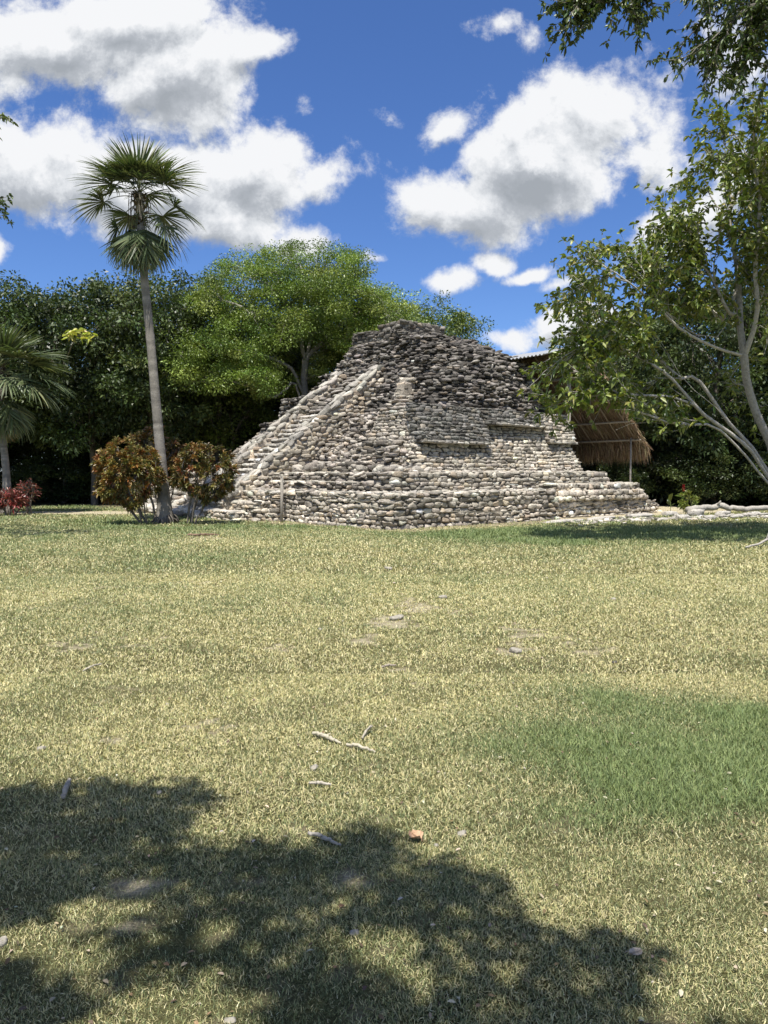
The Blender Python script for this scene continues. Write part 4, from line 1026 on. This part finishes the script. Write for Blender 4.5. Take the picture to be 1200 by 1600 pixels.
front = [(0,-19.5,38,(1.05,1.0),'dark tree of the forest edge right behind the second, shorter palm'),
         (1,-15.0,39.5,(1.0,1.16),'dark glossy-leaved tree behind the gap between the two palms'),
         (0,-11.6,38.5,(.98,1.03),'dark tree behind the left part of the croton left of the tall palm'),
         (2,-9.0,41.5,(1.1,.98),'mid-green tree directly behind the tall palm trunk'),
         (1,-24,39,(1.0,1.2),'dark tree of the forest edge cut by the left side of the picture')]
for i, (k, x, y, s_, lab) in enumerate(front): forest_tree(k, x, y, s_, i*1.3, lab)
mid_ = [(2,3.2,46,(1.0,.98),'tree crown showing over the right shoulder of the pyramid summit'), (2,.2,45.5,(.95,.98),'tree crown showing directly above the summit wall of the pyramid'),
        (0,12.0,39,(.92,.86),'dark tree behind the thatched shelter'), (1,16.5,38,(1.0,1.12),'dark tree in the shade behind the fig tree limbs'),
        (0,21,36.5,(1.0,1.12),'dark tree at the right edge behind the fig tree'), (2,25,40,(1.1,1.0),'tree beyond the right edge of the lawn')]
for i, (k, x, y, s_, lab) in enumerate(mid_): forest_tree(k, x, y, s_, 2+i*1.7, lab)
# deeper rows: nothing tells these apart
for i in range(17):
    x = -34+i*4.3+rng.uniform(-.8, .8)
    if -1 < x < 9.5: continue
    forest_tree(int(rng.integers(0, 3)), x, 47+rng.uniform(-2, 2.5), (1.05, rng.uniform(.82, .95)), rng.uniform(0, 6), 'dark tree in the deeper rows of the forest behind the lawn', group='deeper rows of the forest')
for i in range(14):
    x = -44+i*7+rng.uniform(-.8, .8)
    forest_tree(int(rng.integers(0, 2)), x, 56+rng.uniform(-2, 2.5), (1.3, .82), rng.uniform(0, 6), 'dark tree in the deeper rows of the forest behind the lawn', group='deeper rows of the forest')
for i, (x, y, s_, lab) in enumerate([(-17.5,41.5,(.8,.55),'low dark bush behind the two red-leaved plants'),(-13.4,42.5,(.85,.6),'low dark bush in the shade left of the yellow and orange croton'),(-9.2,42.5,(.85,.6),'low dark bush behind the tall palm foot'),
        (-5.3,42,(.8,.75),'low dark bush behind the darker croton beside the stairway'),(11.9,38.5,(.55,.5),'low bush under the thatched roof'),(15.8,38.0,(.8,.62),'dark bush behind the log and loose stones at the right'),(19.4,36.5,(.8,.7),'dark bush at the right edge behind the fig tree foot')]):
    forest_tree(3, x, y, s_, i*.9, lab, 'bush', 'bushes at the forest edge')
# undergrowth that closes the forest floor
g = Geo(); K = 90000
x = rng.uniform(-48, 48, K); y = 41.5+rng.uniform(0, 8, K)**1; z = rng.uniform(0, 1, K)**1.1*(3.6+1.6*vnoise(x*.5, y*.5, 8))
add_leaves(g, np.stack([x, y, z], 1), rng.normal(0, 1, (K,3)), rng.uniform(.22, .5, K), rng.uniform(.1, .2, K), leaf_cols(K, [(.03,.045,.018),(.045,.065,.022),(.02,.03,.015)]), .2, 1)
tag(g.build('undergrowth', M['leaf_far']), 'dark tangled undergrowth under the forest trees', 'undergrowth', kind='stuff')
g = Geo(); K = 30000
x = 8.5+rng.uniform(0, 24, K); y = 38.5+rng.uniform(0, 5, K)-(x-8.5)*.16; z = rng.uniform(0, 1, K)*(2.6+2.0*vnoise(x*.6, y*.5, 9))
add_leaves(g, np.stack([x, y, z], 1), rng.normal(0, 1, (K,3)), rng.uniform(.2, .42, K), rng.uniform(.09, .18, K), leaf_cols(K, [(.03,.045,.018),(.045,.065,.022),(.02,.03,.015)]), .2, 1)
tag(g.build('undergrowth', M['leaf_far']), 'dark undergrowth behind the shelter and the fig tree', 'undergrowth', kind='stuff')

# the light green spreading tree behind the stairs
def bright_tree():
    root = thing('spreading_tree', 'light yellow-green feathery tree with visible limbs rising behind the stairway', 'tree', (-4.3, 39, 0))
    T = Tree(); d = 39.
    tr = T.limb([np.array([-3.9,d,-.1])]+[P(*q) for q in [(478,700,d),(478,640,d),(475,590,d),(478,560,d)]], step=.5)
    pt = lambda a: [P(*q) for q in a]; n = len(tr)-1
    T.limb(pt([(455,575,38.5),(425,560,38),(390,550,37.5),(350,545,37),(310,548,36.8)]), tr[int(n*.8)], wob=.04)
    T.limb(pt([(462,600,38.5),(430,620,37.5),(395,605,37),(350,595,36.5),(320,590,36.3)]), tr[int(n*.6)], wob=.04)
    a1 = T.limb(pt([(470,530,39),(455,490,38.8),(430,455,38.6),(400,425,38.4)]), tr[-1], wob=.04)
    T.limb(pt([(490,520,39.2),(500,470,39.4),(497,430,39.5),(500,400,39.5)]), tr[-1], wob=.04)
    T.limb(pt([(510,530,39.2),(545,500,39.4),(575,480,39.6),(600,470,39.8)]), tr[-1], wob=.04)
    T.limb(pt([(440,520,38),(400,490,37.4),(350,470,37),(310,470,37)]), a1[1], wob=.04)
    regs = [([(290,470),(330,430),(370,395),(430,385),(500,372),(560,395),(580,430),(600,455),(640,480),(640,540),(560,560),(480,530),(400,560),(310,570),(270,590),(270,520)], 400, (35.5,42)),
            ([(270,540),(330,520),(420,560),(440,600),(420,625),(370,600),(300,610),(262,590)], 120, (35.2,38.5)), ([(500,470),(620,470),(640,560),(540,600),(490,600)], 120, (38,41)), ([(430,440),(560,440),(640,500),(620,600),(520,640),(440,620),(420,520)], 150, (39.5,43))]
    tg = []
    for poly, m, (d0, d1) in regs:
        xs, ys = zip(*poly); k = 0
        while k < m:
            x, y = rng.uniform(min(xs), max(xs)), rng.uniform(min(ys), max(ys))
            if in_poly(x, y, poly): tg.append(P(x, y, rng.uniform(d0, d1))); k += 1
    T.grow(tg, pull=.3, seg=.4, wob=.07, up=.05); tg = np.array(tg)
    g = Geo(); T.build(g, rtip=.011, power=.43, rmax=.30, col=(.30,.28,.24)); g.build('trunk', M['bark'], root, True)
    per = 270; K = len(tg)*per; ci = np.repeat(np.arange(len(tg)), per)
    off = norm(rng.normal(0, 1, (K,3)))*(rng.uniform(0, 1, (K,1))**.5)*np.array([1,1,.5])*rng.uniform(.45, 1.0, len(tg))[ci][:, None]
    cl = leaf_cols(len(tg), PB, [.35,.3,.2,.15], .12)[ci]*(1+rng.normal(0, .18, (K,1)))
    g = Geo(); add_leaves(g, tg[ci]+off, norm(off)+rng.normal(0, .7, (K,3)), .125*rng.uniform(.6, 1.25, K), .06*rng.uniform(.7, 1.2, K), cl, .2, 1)
    g.build('crown', M['leaf_far'], root)
bright_tree()
# bright yellow leaves high in the dark trees
def yellow_clump():
    root = thing('yellow_leaved_vine', 'small clump of bright yellow broad leaves high in the dark trees', 'vine', P(128,522,33.5), None)
    g = Geo(); g2 = Geo()
    c = [P(*q) for q in [(112,522,33.5),(122,516,33.5),(132,518,33.5),(143,522,33.5),(108,528,33.5),(128,528,33.5)]]
    pos = np.concatenate([np.array(q)+rng.normal(0, .10, (10,3))*np.array([1,1,.5]) for q in c]); K = len(pos)
    add_leaves(g, pos, rng.normal(0, 1, (K,3))*np.array([1,1,.3]), rng.uniform(.22, .36, K), rng.uniform(.10, .15, K), leaf_cols(K, [(.62,.62,.12),(.45,.50,.10),(.7,.68,.25)]), .3, 2); g.build('foliage', M['leaf'], root)
    tube(g2, [P(104,560,34.6), P(112,540,34.2), P(120,526,33.7), P(128,520,33.5)], [.03,.025,.02,.012], 5, (.18,.16,.12)); tube(g2, [P(120,526,33.7), P(132,521,33.5), P(143,521,33.5)], [.02,.015,.008], 5, (.18,.16,.12)); g2.build('stem', M['bark'], root, True)
yellow_clump()

# ================================================================== SHELTER beside the pyramid
def shelter():
    root = thing('thatched_shelter', 'palm-thatched lean-to roof on wooden posts at the right flank of the pyramid', 'shelter', T3(13.8, 5, 0))
    A0, A1, Z0, Z1, B0, B1 = 11.7, 16.1, 6.45, 2.75, 1.7, 9.5
    dn = norm(np.array([A1-A0, Z1-Z0])); nv = norm(np.cross(UA*dn[0]+ZZ*dn[1], VB)); nv = nv if nv[2] > 0 else -nv
    R_ = lambda s, b, h=0: T3(A0+(A1-A0)*s, b, Z0+(Z1-Z0)*s)+nv*h
    g = Geo(); th = .16   # thatch bed, slightly sagging
    n1, n2 = 14, 16; S, B = np.meshgrid(np.linspace(0, 1, n1), np.linspace(B0, B1, n2)); rowp = lambda h: (R_(S.ravel(), B.ravel())+nv*(h+rng.normal(0, .02, S.size))[:, None])
    V = np.concatenate([rowp(.04), rowp(.04+th)]); Q = []
    for j in range(n2-1):
        for i in range(n1-1):
            k = j*n1+i; Q.append((k, k+n1, k+n1+1, k+1)); k2 = k+n1*n2; Q.append((k2, k2+1, k2+n1+1, k2+n1))
    for j in range(n2-1):
        for i in (0, n1-1): k = j*n1+i; Q.append((k, k+n1*n2, k+n1+n1*n2, k+n1))
    for i in range(n1-1):
        for j in (0, n2-1): k = j*n1+i; Q.append((k, k+1, k+1+n1*n2, k+n1*n2))
    g.add(V, Q, None, (.19,.135,.085))
    # strands on both faces, thatch courses and hanging fringe
    K = 15000; s = rng.random(K); b = rng.uniform(B0, B1, K); h = np.where(rng.random(K) < .5, .02, .07+th); p = R_(s, b)+nv*(h+rng.normal(0, .02, K))[:, None]
    d = (UA*dn[0]+ZZ*dn[1])[None]+rng.normal(0, .10, (K,3)); L = rng.uniform(.3, .8, K)
    add_leaves(g, p, d, L, .022*rng.uniform(.6, 1.4, K), leaf_cols(K, [(.24,.185,.125),(.17,.125,.085),(.30,.24,.165)]), .02, 1)
    K = 5200; b = rng.uniform(B0-.1, B1, K); p = R_(rng.uniform(.93, 1.03, K), b)+nv*rng.uniform(0, .2, K)[:, None]
    add_leaves(g, p, (UA*.35-ZZ)[None]+rng.normal(0, .16, (K,3)), rng.uniform(.3, .85, K), .026, leaf_cols(K, [(.36,.27,.17),(.22,.15,.09),(.42,.32,.2)]), .1, 1)
    K = 2200; s = rng.random(K); p = R_(s, np.full(K, B0)+rng.normal(0, .06, K))+nv*rng.uniform(0, .18, K)[:, None]
    add_leaves(g, p, (UA*dn[0]*.8+ZZ*dn[1]-VB*.35-ZZ*.3)[None]+rng.normal(0, .2, (K,3)), rng.uniform(.15, .45, K), .024, leaf_cols(K, [(.36,.27,.17),(.24,.17,.10),(.42,.32,.2)]), .1, 1)
    g.build('thatch_roof', M['thatch'], root)
    for k in range(11):
        b = B0+.15+k*.76; g = Geo(); tube(g, [R_(-.01, b, -.03), R_(.5, b, -.05), R_(.97, b, -.03)], [.04,.036,.03], 6, (.27,.22,.17)); g.build('rafter', M['wood'], root, True)
    for s in (.12, .42, .70, .90):
        g = Geo(); tube(g, [R_(s, B0-.15, -.10), R_(s, (B0+B1)/2, -.12), R_(s, B1, -.10)], .045, 6, (.33,.28,.22)); g.build('purlin', M['wood'], root, True)
    for (a, b, z, r) in ((15.55, 2.0, 3.15, .042), (15.5, 5.6, 3.2, .06), (15.5, 9.2, 3.2, .06), (11.95, 2.6, 5.9, .08), (12.2, 7.0, 5.7, .08)):
        g = Geo(); tube(g, [T3(a, b, -.05), T3(a+.02, b+.02, z*.5), T3(a, b, z)], [r*1.1, r, r*.9], 8, (.34,.31,.27)); g.build('post', M['wood'], root, True)
    g = Geo(); tube(g, [T3(10.4, 2.0, 5.65), T3(12.6, 2.0, 5.6), T3(14.0, 2.05, 5.45-.9)], .06, 6, (.3,.27,.22)); tube(g, [T3(12.55, 1.9, 5.55), T3(12.5, 9, 5.55)], .06, 6, (.3,.27,.22)); g.build('beam', M['wood'], root, True)
    # corrugated sheets over the ridge
    g = Geo(); nb = 150; bb = np.linspace(2.1, 9.4, nb); wv = .035*np.sin(bb*2*math.pi/.19)
    V = np.concatenate([T3(np.full(nb, 9.7), bb, 6.16+wv), T3(np.full(nb, 12.0), bb, 6.72+wv), T3(np.full(nb, 9.7), bb, 6.148+wv), T3(np.full(nb, 12.0), bb, 6.708+wv)])
    Q = [(i, i+1, nb+i+1, nb+i) for i in range(nb-1)]+[(2*nb+i, 3*nb+i, 3*nb+i+1, 2*nb+i+1) for i in range(nb-1)]
    g.add(V, Q, None, (.33,.34,.34)); g.build('sheet_roof', M['metal'], root)
shelter()

# ================================================================== SMALL THINGS
g = Geo(); post_at = P(440, 814, 25.15); post_at[2] = 0; ptop = P(440.5, 736, 25.15)
def lone_post():
    root = thing('wooden_post', 'thin weathered wooden post standing at the corner of the low wall', 'post', post_at)
    g = Geo(); tube(g, [post_at-ZZ*.1, post_at+ZZ*.6+UA*.01, ptop-ZZ*.1], [.058, .052, .050], 8, (.33,.30,.25), True, .03); g.build('shaft', M['wood'], root, True)
    g = Geo(); tube(g, [ptop-ZZ*.10, ptop-ZZ*.02, ptop], [.050, .049, .035], 8, (.24,.21,.17), True, .02); g.build('post_top', M['wood'], root, True)
lone_post()
def rope(pts, sag, label):
    g = Geo(); out = []
    for a, b in zip(pts[:-1], pts[1:]):
        for t in np.linspace(0, 1, 16)[:-1]: out.append(a*(1-t)+b*t-ZZ*sag*4*t*(1-t))
    out.append(pts[-1]); tube(g, out, .008, 5, (.5,.47,.38)); tag(g.build('rope', M['debris'], None, True, out[0]), label, 'rope')
rope([ptop-ZZ*.12-VB*.0, T3(-.35, 8.3, 1.55), P(272, 731, 25.3)], .10, 'thin pale barrier rope tied from the wooden post across the stair foot')
rope([ptop-ZZ*.12-UA*.06-VB*.02, T3(-.12, .12, .62), T3(5.5, -.12, .35)], .05, 'thin pale rope slanting down the low wall right of the wooden post')

def stone_thing(name, label, p, size, col=(.42,.39,.34), group=None, cat='stone', n=6, rz=None):
    g = Geo(); a = rng.uniform(0, 6.28) if rz is None else rz; ax = np.array([[math.cos(a), math.sin(a), .03]]); ay = np.array([[-math.sin(a), math.cos(a), 0.]]); az = np.array([[0,0,1.]])
    p = np.array(p, float); add_stones(g, np.array([p+ZZ*size[2]*.28]), ax, ay, az, np.array([size]), np.array([col]), n=n, rnd=.5)
    return tag(g.build(name, M['stone'], None, True, p), label, cat, group)
# stones and log at the right foot of the pyramid
FL = 'loose stones right of the pyramid'
def rp(px, py): q = G(px, py); return q
for i, (px, py, sx, sy, sz, lab) in enumerate([
        (880,816,1.3,.5,.10,'long flat pale slab lying under the recessed wall, leftmost of the loose stones'), (940,812,1.1,.45,.12,'flat pale slab second from the left along the wall foot'),
        (1000,808,.9,.5,.16,'flat slab under the right corner of the pyramid'), (1048,806,.55,.4,.20,'grey block just past the right corner of the pyramid'),
        (1068,810,.42,.35,.16,'small pale stone left of the white block'), (1088,806,.55,.42,.30,'white angular block, brightest of the loose stones'),
        (1108,811,.4,.3,.15,'small grey stone right of the white block'), (1128,805,.6,.4,.2,'grey stone touching the log on the left'),
        (1150,809,.5,.3,.14,'low pale stone in front of the log'), (1178,806,.6,.35,.18,'pale stone in front of the right end of the log'), (1035,813,.3,.25,.10,'very small stone at the edge of the grass')]):
    stone_thing('loose_stone', lab, rp(px, py), (sx, sy, sz), (.46,.43,.38), FL, rz=.35+rng.normal(0, .25))
def log(name, pts, rad, label, col=(.40,.37,.32), stubs=(), cat='log'):
    rad = np.array(rad)*(.6 if pts[0][1] < 12 else 1.0)
    g = Geo(); pts = np.array(pts, float); t = np.linspace(0, len(pts)-1, 24); P_ = np.stack([np.interp(t, np.arange(len(pts)), pts[:, i]) for i in range(3)], 1)
    P_[1:-1] = (P_[:-2]+2*P_[1:-1]+P_[2:])/4; P_[1:-1] += rng.normal(0, rad[0]*.28, (22,3))
    tube(g, P_, np.interp(t, np.linspace(0, len(pts)-1, len(rad)), rad), 8, col, True, .05)
    for k, v, r in stubs: tube(g, [P_[k], P_[k]+np.array(v)*.6, P_[k]+np.array(v)], [r, r*.8, r*.5], 6, col)
    return tag(g.build(name, M['bark'], None, True, pts[0]), label, cat)
def gp(px, py, h=0): q = G(px, py); q[2] = h; return q
log('fallen_log', [gp(1075,806,.22), gp(1115,803,.24), gp(1160,803,.22), gp(1225,801,.24)], [.13,.12,.11,.10], 'thick bleached log lying across the stones at the right', stubs=[(8,(.1,-.2,.25),.05)])
log('fallen_branch', [gp(1125,810,.07), gp(1165,808,.09), gp(1225,806,.07)], [.05,.045,.04], 'thin bleached branch lying in front of the thick log', cat='branch')
log('fallen_branch', [gp(1165,858,.04), gp(1185,856,.08), gp(1205,850,.16), gp(1222,846,.2)], [.02,.025,.028,.03], 'crooked grey branch on the shaded grass at the right edge', cat='branch', stubs=[(12,(.1,.1,.15),.012)])
log('dead_palm_stalk', [gp(0,0) if False else gp(293,838,.03), gp(316,838,.05), gp(342,837,.02)], [.03,.03,.02], 'thin brown stalk lying on the bare patch before the darker croton', (.22,.15,.10), cat='branch')
# sticks, leaves and stones on the lawn
log('fallen_branch', [gp(489,1151,.022), gp(505,1156,.03), gp(520,1161,.022), gp(532,1165,.015)], [.018,.021,.019,.010], 'pale bleached stick in the middle of the lawn, left one of two in line', (.44,.40,.30), cat='branch', stubs=[(9,(.03,-.01,.02),.006)])
log('fallen_branch', [gp(541,1168,.02), gp(558,1172,.028), gp(575,1176,.02), gp(587,1178,.012)], [.016,.018,.014,.008], 'pale bleached stick in the middle of the lawn, right one of two in line', (.44,.40,.30), cat='branch')
log('fallen_branch', [gp(566,1158,.02), gp(572,1150,.03), gp(582,1142,.03)], [.01,.012,.008], 'small forked pale twig just above the right bleached stick', (.40,.36,.28), cat='branch', stubs=[(12,(.03,.05,.02),.006)])
log('fallen_branch', [gp(484,1229,.02), gp(500,1230,.024), gp(517,1230,.016)], [.012,.014,.010], 'short grey stick on the sunny lawn just above the shade', (.42,.38,.31), cat='branch')
log('fallen_branch', [gp(482,1308,.02), gp(505,1316,.024), gp(532,1325,.012)], [.014,.016,.008], 'grey stick lying across the front edge of the shade', (.36,.33,.28), cat='branch')
log('fallen_branch', [gp(98,1252,.02), gp(103,1240,.03), gp(108,1224,.02)], [.016,.022,.014], 'pale piece of dry bark in the shade at the left', (.38,.34,.28), cat='branch')
log('fallen_branch', [gp(130,1052,.02), gp(142,1047,.03), gp(158,1041,.02)], [.012,.015,.010], 'pale stick at the left of the sunny lawn', (.42,.38,.29), cat='branch')
log('fallen_branch', [gp(596,1046,.02), gp(606,1045,.03), gp(618,1043,.02)], [.014,.018,.012], 'small dark-ended stick on the lawn beyond the two bleached sticks', (.35,.3,.24), cat='branch')
SG = 'small stones on the lawn'
for (px, py, s_, lab) in [(607,890,.13,'small white stone far out on the lawn before the pyramid corner'),(692,935,.13,'grey-white stone on the lawn beyond the bare patches'),(620,968,.14,'flat whitish stone on the largest bare patch'),
        (804,1019,.12,'whitish stone on the bare patch right of the centre'),(682,1322,.028,'tiny white pebble right of the curled brown leaf'),(721,1305,.045,'pale clod on the sunny side of the shade edge'),
        (552,1459,.035,'small grey pebble inside the shade'),(490,1202,.05,'pale clod between the bleached stick and the short grey stick'),(64,1171,.05,'pale stone at the left edge of the sunny lawn'),
        (249,1240,.035,'small pebble in the shade right of the dry bark'),(958,937,.07,'white pebble on the right half of the lawn'),(360,1597,.035,'pale pebble at the bottom edge of the picture'),(4,1475,.05,'grey stone at the left edge in the shade'),
        (960,1036,.05,'dark small stone right of the bare patches'),(500,984,.05,'small stone left of the bare patches'),(262,1101,.035,'tiny pale pebble left of the middle of the lawn')]:
    stone_thing('stone', lab, gp(px, py), (s_*.95, s_*.7, s_*.42), (.36,.33,.27) if 'dark' not in lab else (.12,.11,.09), SG, n=3)
def dead_leaf(px, py, L, W, rz, curl, col, label):
    p = gp(px, py, .018); g = Geo(); nu, nv = 9, 6; u = np.linspace(0, 1, nu); v = np.linspace(-1, 1, nv); U_, V_ = np.meshgrid(u, v, indexing='ij')
    wid = np.sin(np.pi*np.clip(U_*.94+.03, 0, 1))**.75*W/2*(1+.08*np.sin(U_*21))
    x = (U_-.5)*L; y = V_*wid; z = curl*(V_**2*.5+((U_-.5)**2)*.9+.1*np.sin(U_*7+V_*2))*L
    pts = rot_z(np.stack([x, y, z], -1).reshape(-1,3), rz)+p; top = pts; bot = pts-ZZ*.0015
    Q = []; n = nu*nv
    for i in range(nu-1):
        for j in range(nv-1):
            k = i*nv+j; Q.append((k, k+nv, k+nv+1, k+1)); Q.append((n+k, n+k+1, n+k+nv+1, n+k+nv))
    root = thing('dead_leaf', label, 'leaf', p, 'fallen leaves'); g.add(np.concatenate([top, bot]), Q, None, np.array(col)); g.build('leaf_blade', M['debris'], root, True)
    g = Geo(); e = rot_z(np.array([[-L*.5,0,curl*.2*L],[-L*.62,.004,.012],[-L*.75,.01,.004]]), rz)+p; tube(g, e, [.0022,.002,.0016], 5, np.array(col)*.7)
    m = rot_z(np.array([[-L*.5,0,curl*.23*L+.002],[0,0,.004],[L*.45,0,curl*.19*L+.002]]), rz)+p; tube(g, m, [.002,.0016,.0008], 5, np.array(col)*.75); g.build('leaf_stalk', M['debris'], root, True)
dead_leaf(650, 1314, .072, .068, 2.2, .38, (.52,.34,.21), 'curled tan dead leaf lying on the edge of the shade')
dead_leaf(993, 1497, .050, .040, .4, .2, (.60,.48,.34), 'small pale dead leaf at the right tip of the shade')
# red flower and pale young plant before the dark bushes
def small_plant(px, py, d, hgt, rad, K, L, W, pal, label, name, cat):
    b = at(px, d); shrub(name, label, cat, b, P(px, py, d), (rad, rad*.8, hgt), 3, K, L, W, pal, None, clusters=26, mat='leaf', stemcol=(.14,.15,.07))
small_plant(1076, 780, 29.6, .45, .33, 380, .17, .06, [(.22,.26,.06),(.15,.20,.05),(.30,.32,.09)], 'pale green young plant in front of the dark bushes right of the pyramid', 'young_plant', 'plant')
small_plant(985, 744, 34.0, .45, .5, 500, .14, .05, [(.18,.24,.05),(.12,.17,.04)], 'light green young plant under the eave of the thatched roof', 'young_plant', 'plant')
def flower():
    p = P(1068, 763, 30.6); root = thing('red_flower', 'red ginger-like flower on a stem in front of the dark bushes', 'flower', (p[0], p[1], 0)); g = Geo()
    tube(g, [np.array([p[0], p[1], -.05]), p*.5+np.array([p[0]*.5+.05, p[1]*.5, 0]), p], [.014,.012,.01], 5, (.10,.14,.05)); g.build('stem', M['bark'], root)
    g = Geo(); K = 36; a = rng.uniform(0, 6.28, K); add_leaves(g, p+ZZ*rng.uniform(-.14, .12, K)[:, None], np.stack([np.cos(a), np.sin(a), np.full(K, .9)], 1), .085, .035, leaf_cols(K, [(.42,.02,.03),(.3,.01,.02)]), 0, 2); g.build('flower_head', M['croton'], root)
    g = Geo(); K = 5; a = np.arange(K)*1.3; add_leaves(g, np.array([p[0], p[1], .5])+ZZ*np.linspace(0, .3, K)[:, None], np.stack([np.cos(a), np.sin(a), np.full(K, .5)], 1), .38, .12, leaf_cols(K, [(.10,.15,.04)]), .3, 2); g.build('leaf', M['leaf'], root)
flower()
def yellow_plant():
    p = P(1048, 776, 30.6); root = thing('yellow_leaf_plant', 'small plant with one broad yellow-green leaf beside the red flower', 'plant', (p[0], p[1], 0)); g = Geo()
    add_leaves(g, np.array([p-ZZ*.2, p-ZZ*.35, p-ZZ*.4, p-ZZ*.3]), np.array([[.1,-.25,1.],[-.6,-.2,.7],[.7,-.1,.6],[-.2,.5,.8]]), np.array([.42,.28,.26,.3]), np.array([.27,.12,.11,.12]), np.array([(.17,.20,.04),(.07,.10,.03),(.06,.09,.03),(.06,.09,.03)]), .12, 2)
    g.build('leaf', M['leaf'], root)
    g = Geo(); tube(g, [np.array([p[0], p[1], -.03]), p-ZZ*.2], [.012,.01], 5, (.12,.15,.05)); g.build('stem', M['bark'], root)
yellow_plant()
# broken stone along the wall foot at the right
g = Geo(); K = 420; q = rng.random(K); cx = P(880,800,1)[0]
pa, pb_ = G(890, 817), G(1235, 805); pts = pa[None]*(1-q[:, None])+pb_[None]*q[:, None]+np.stack([rng.normal(0, .25, K), rng.normal(0, .55, K)+.25, np.full(K, .0)], 1)
scatter_stones(g, pts, .05, .24, (.40,.37,.32), .5, .3, .15)
tag(g.build('stone_rubble', M['stone']), 'scattered small broken stones along the wall foot and the log', 'rubble', kind='stuff')

# dry leaf bits, clippings and crumbs of soil strewn over the turf
g = Geo(); K = 3600; y = 1.6+14*rng.random(K)**1.3; x = rng.uniform(-1, 1, K)*(.56*y+1); sz = rng.uniform(.008, .030, K)*np.maximum(1, y*.16)
add_leaves(g, np.stack([x, y, rng.uniform(.006, .022, K)], 1), np.stack([rng.normal(0, 1, K), rng.normal(0, 1, K), rng.normal(0, .15, K)], 1), sz, sz*.5, leaf_cols(K, [(.22,.16,.09),(.12,.09,.06),(.42,.36,.24),(.50,.45,.34)], [.35,.25,.25,.15]), .1, 2, upref=np.array([0,0,4.]))
tag(g.build('leaf_litter', M['debris']), 'small dry leaf bits and crumbs strewn over the lawn', 'litter', kind='stuff')
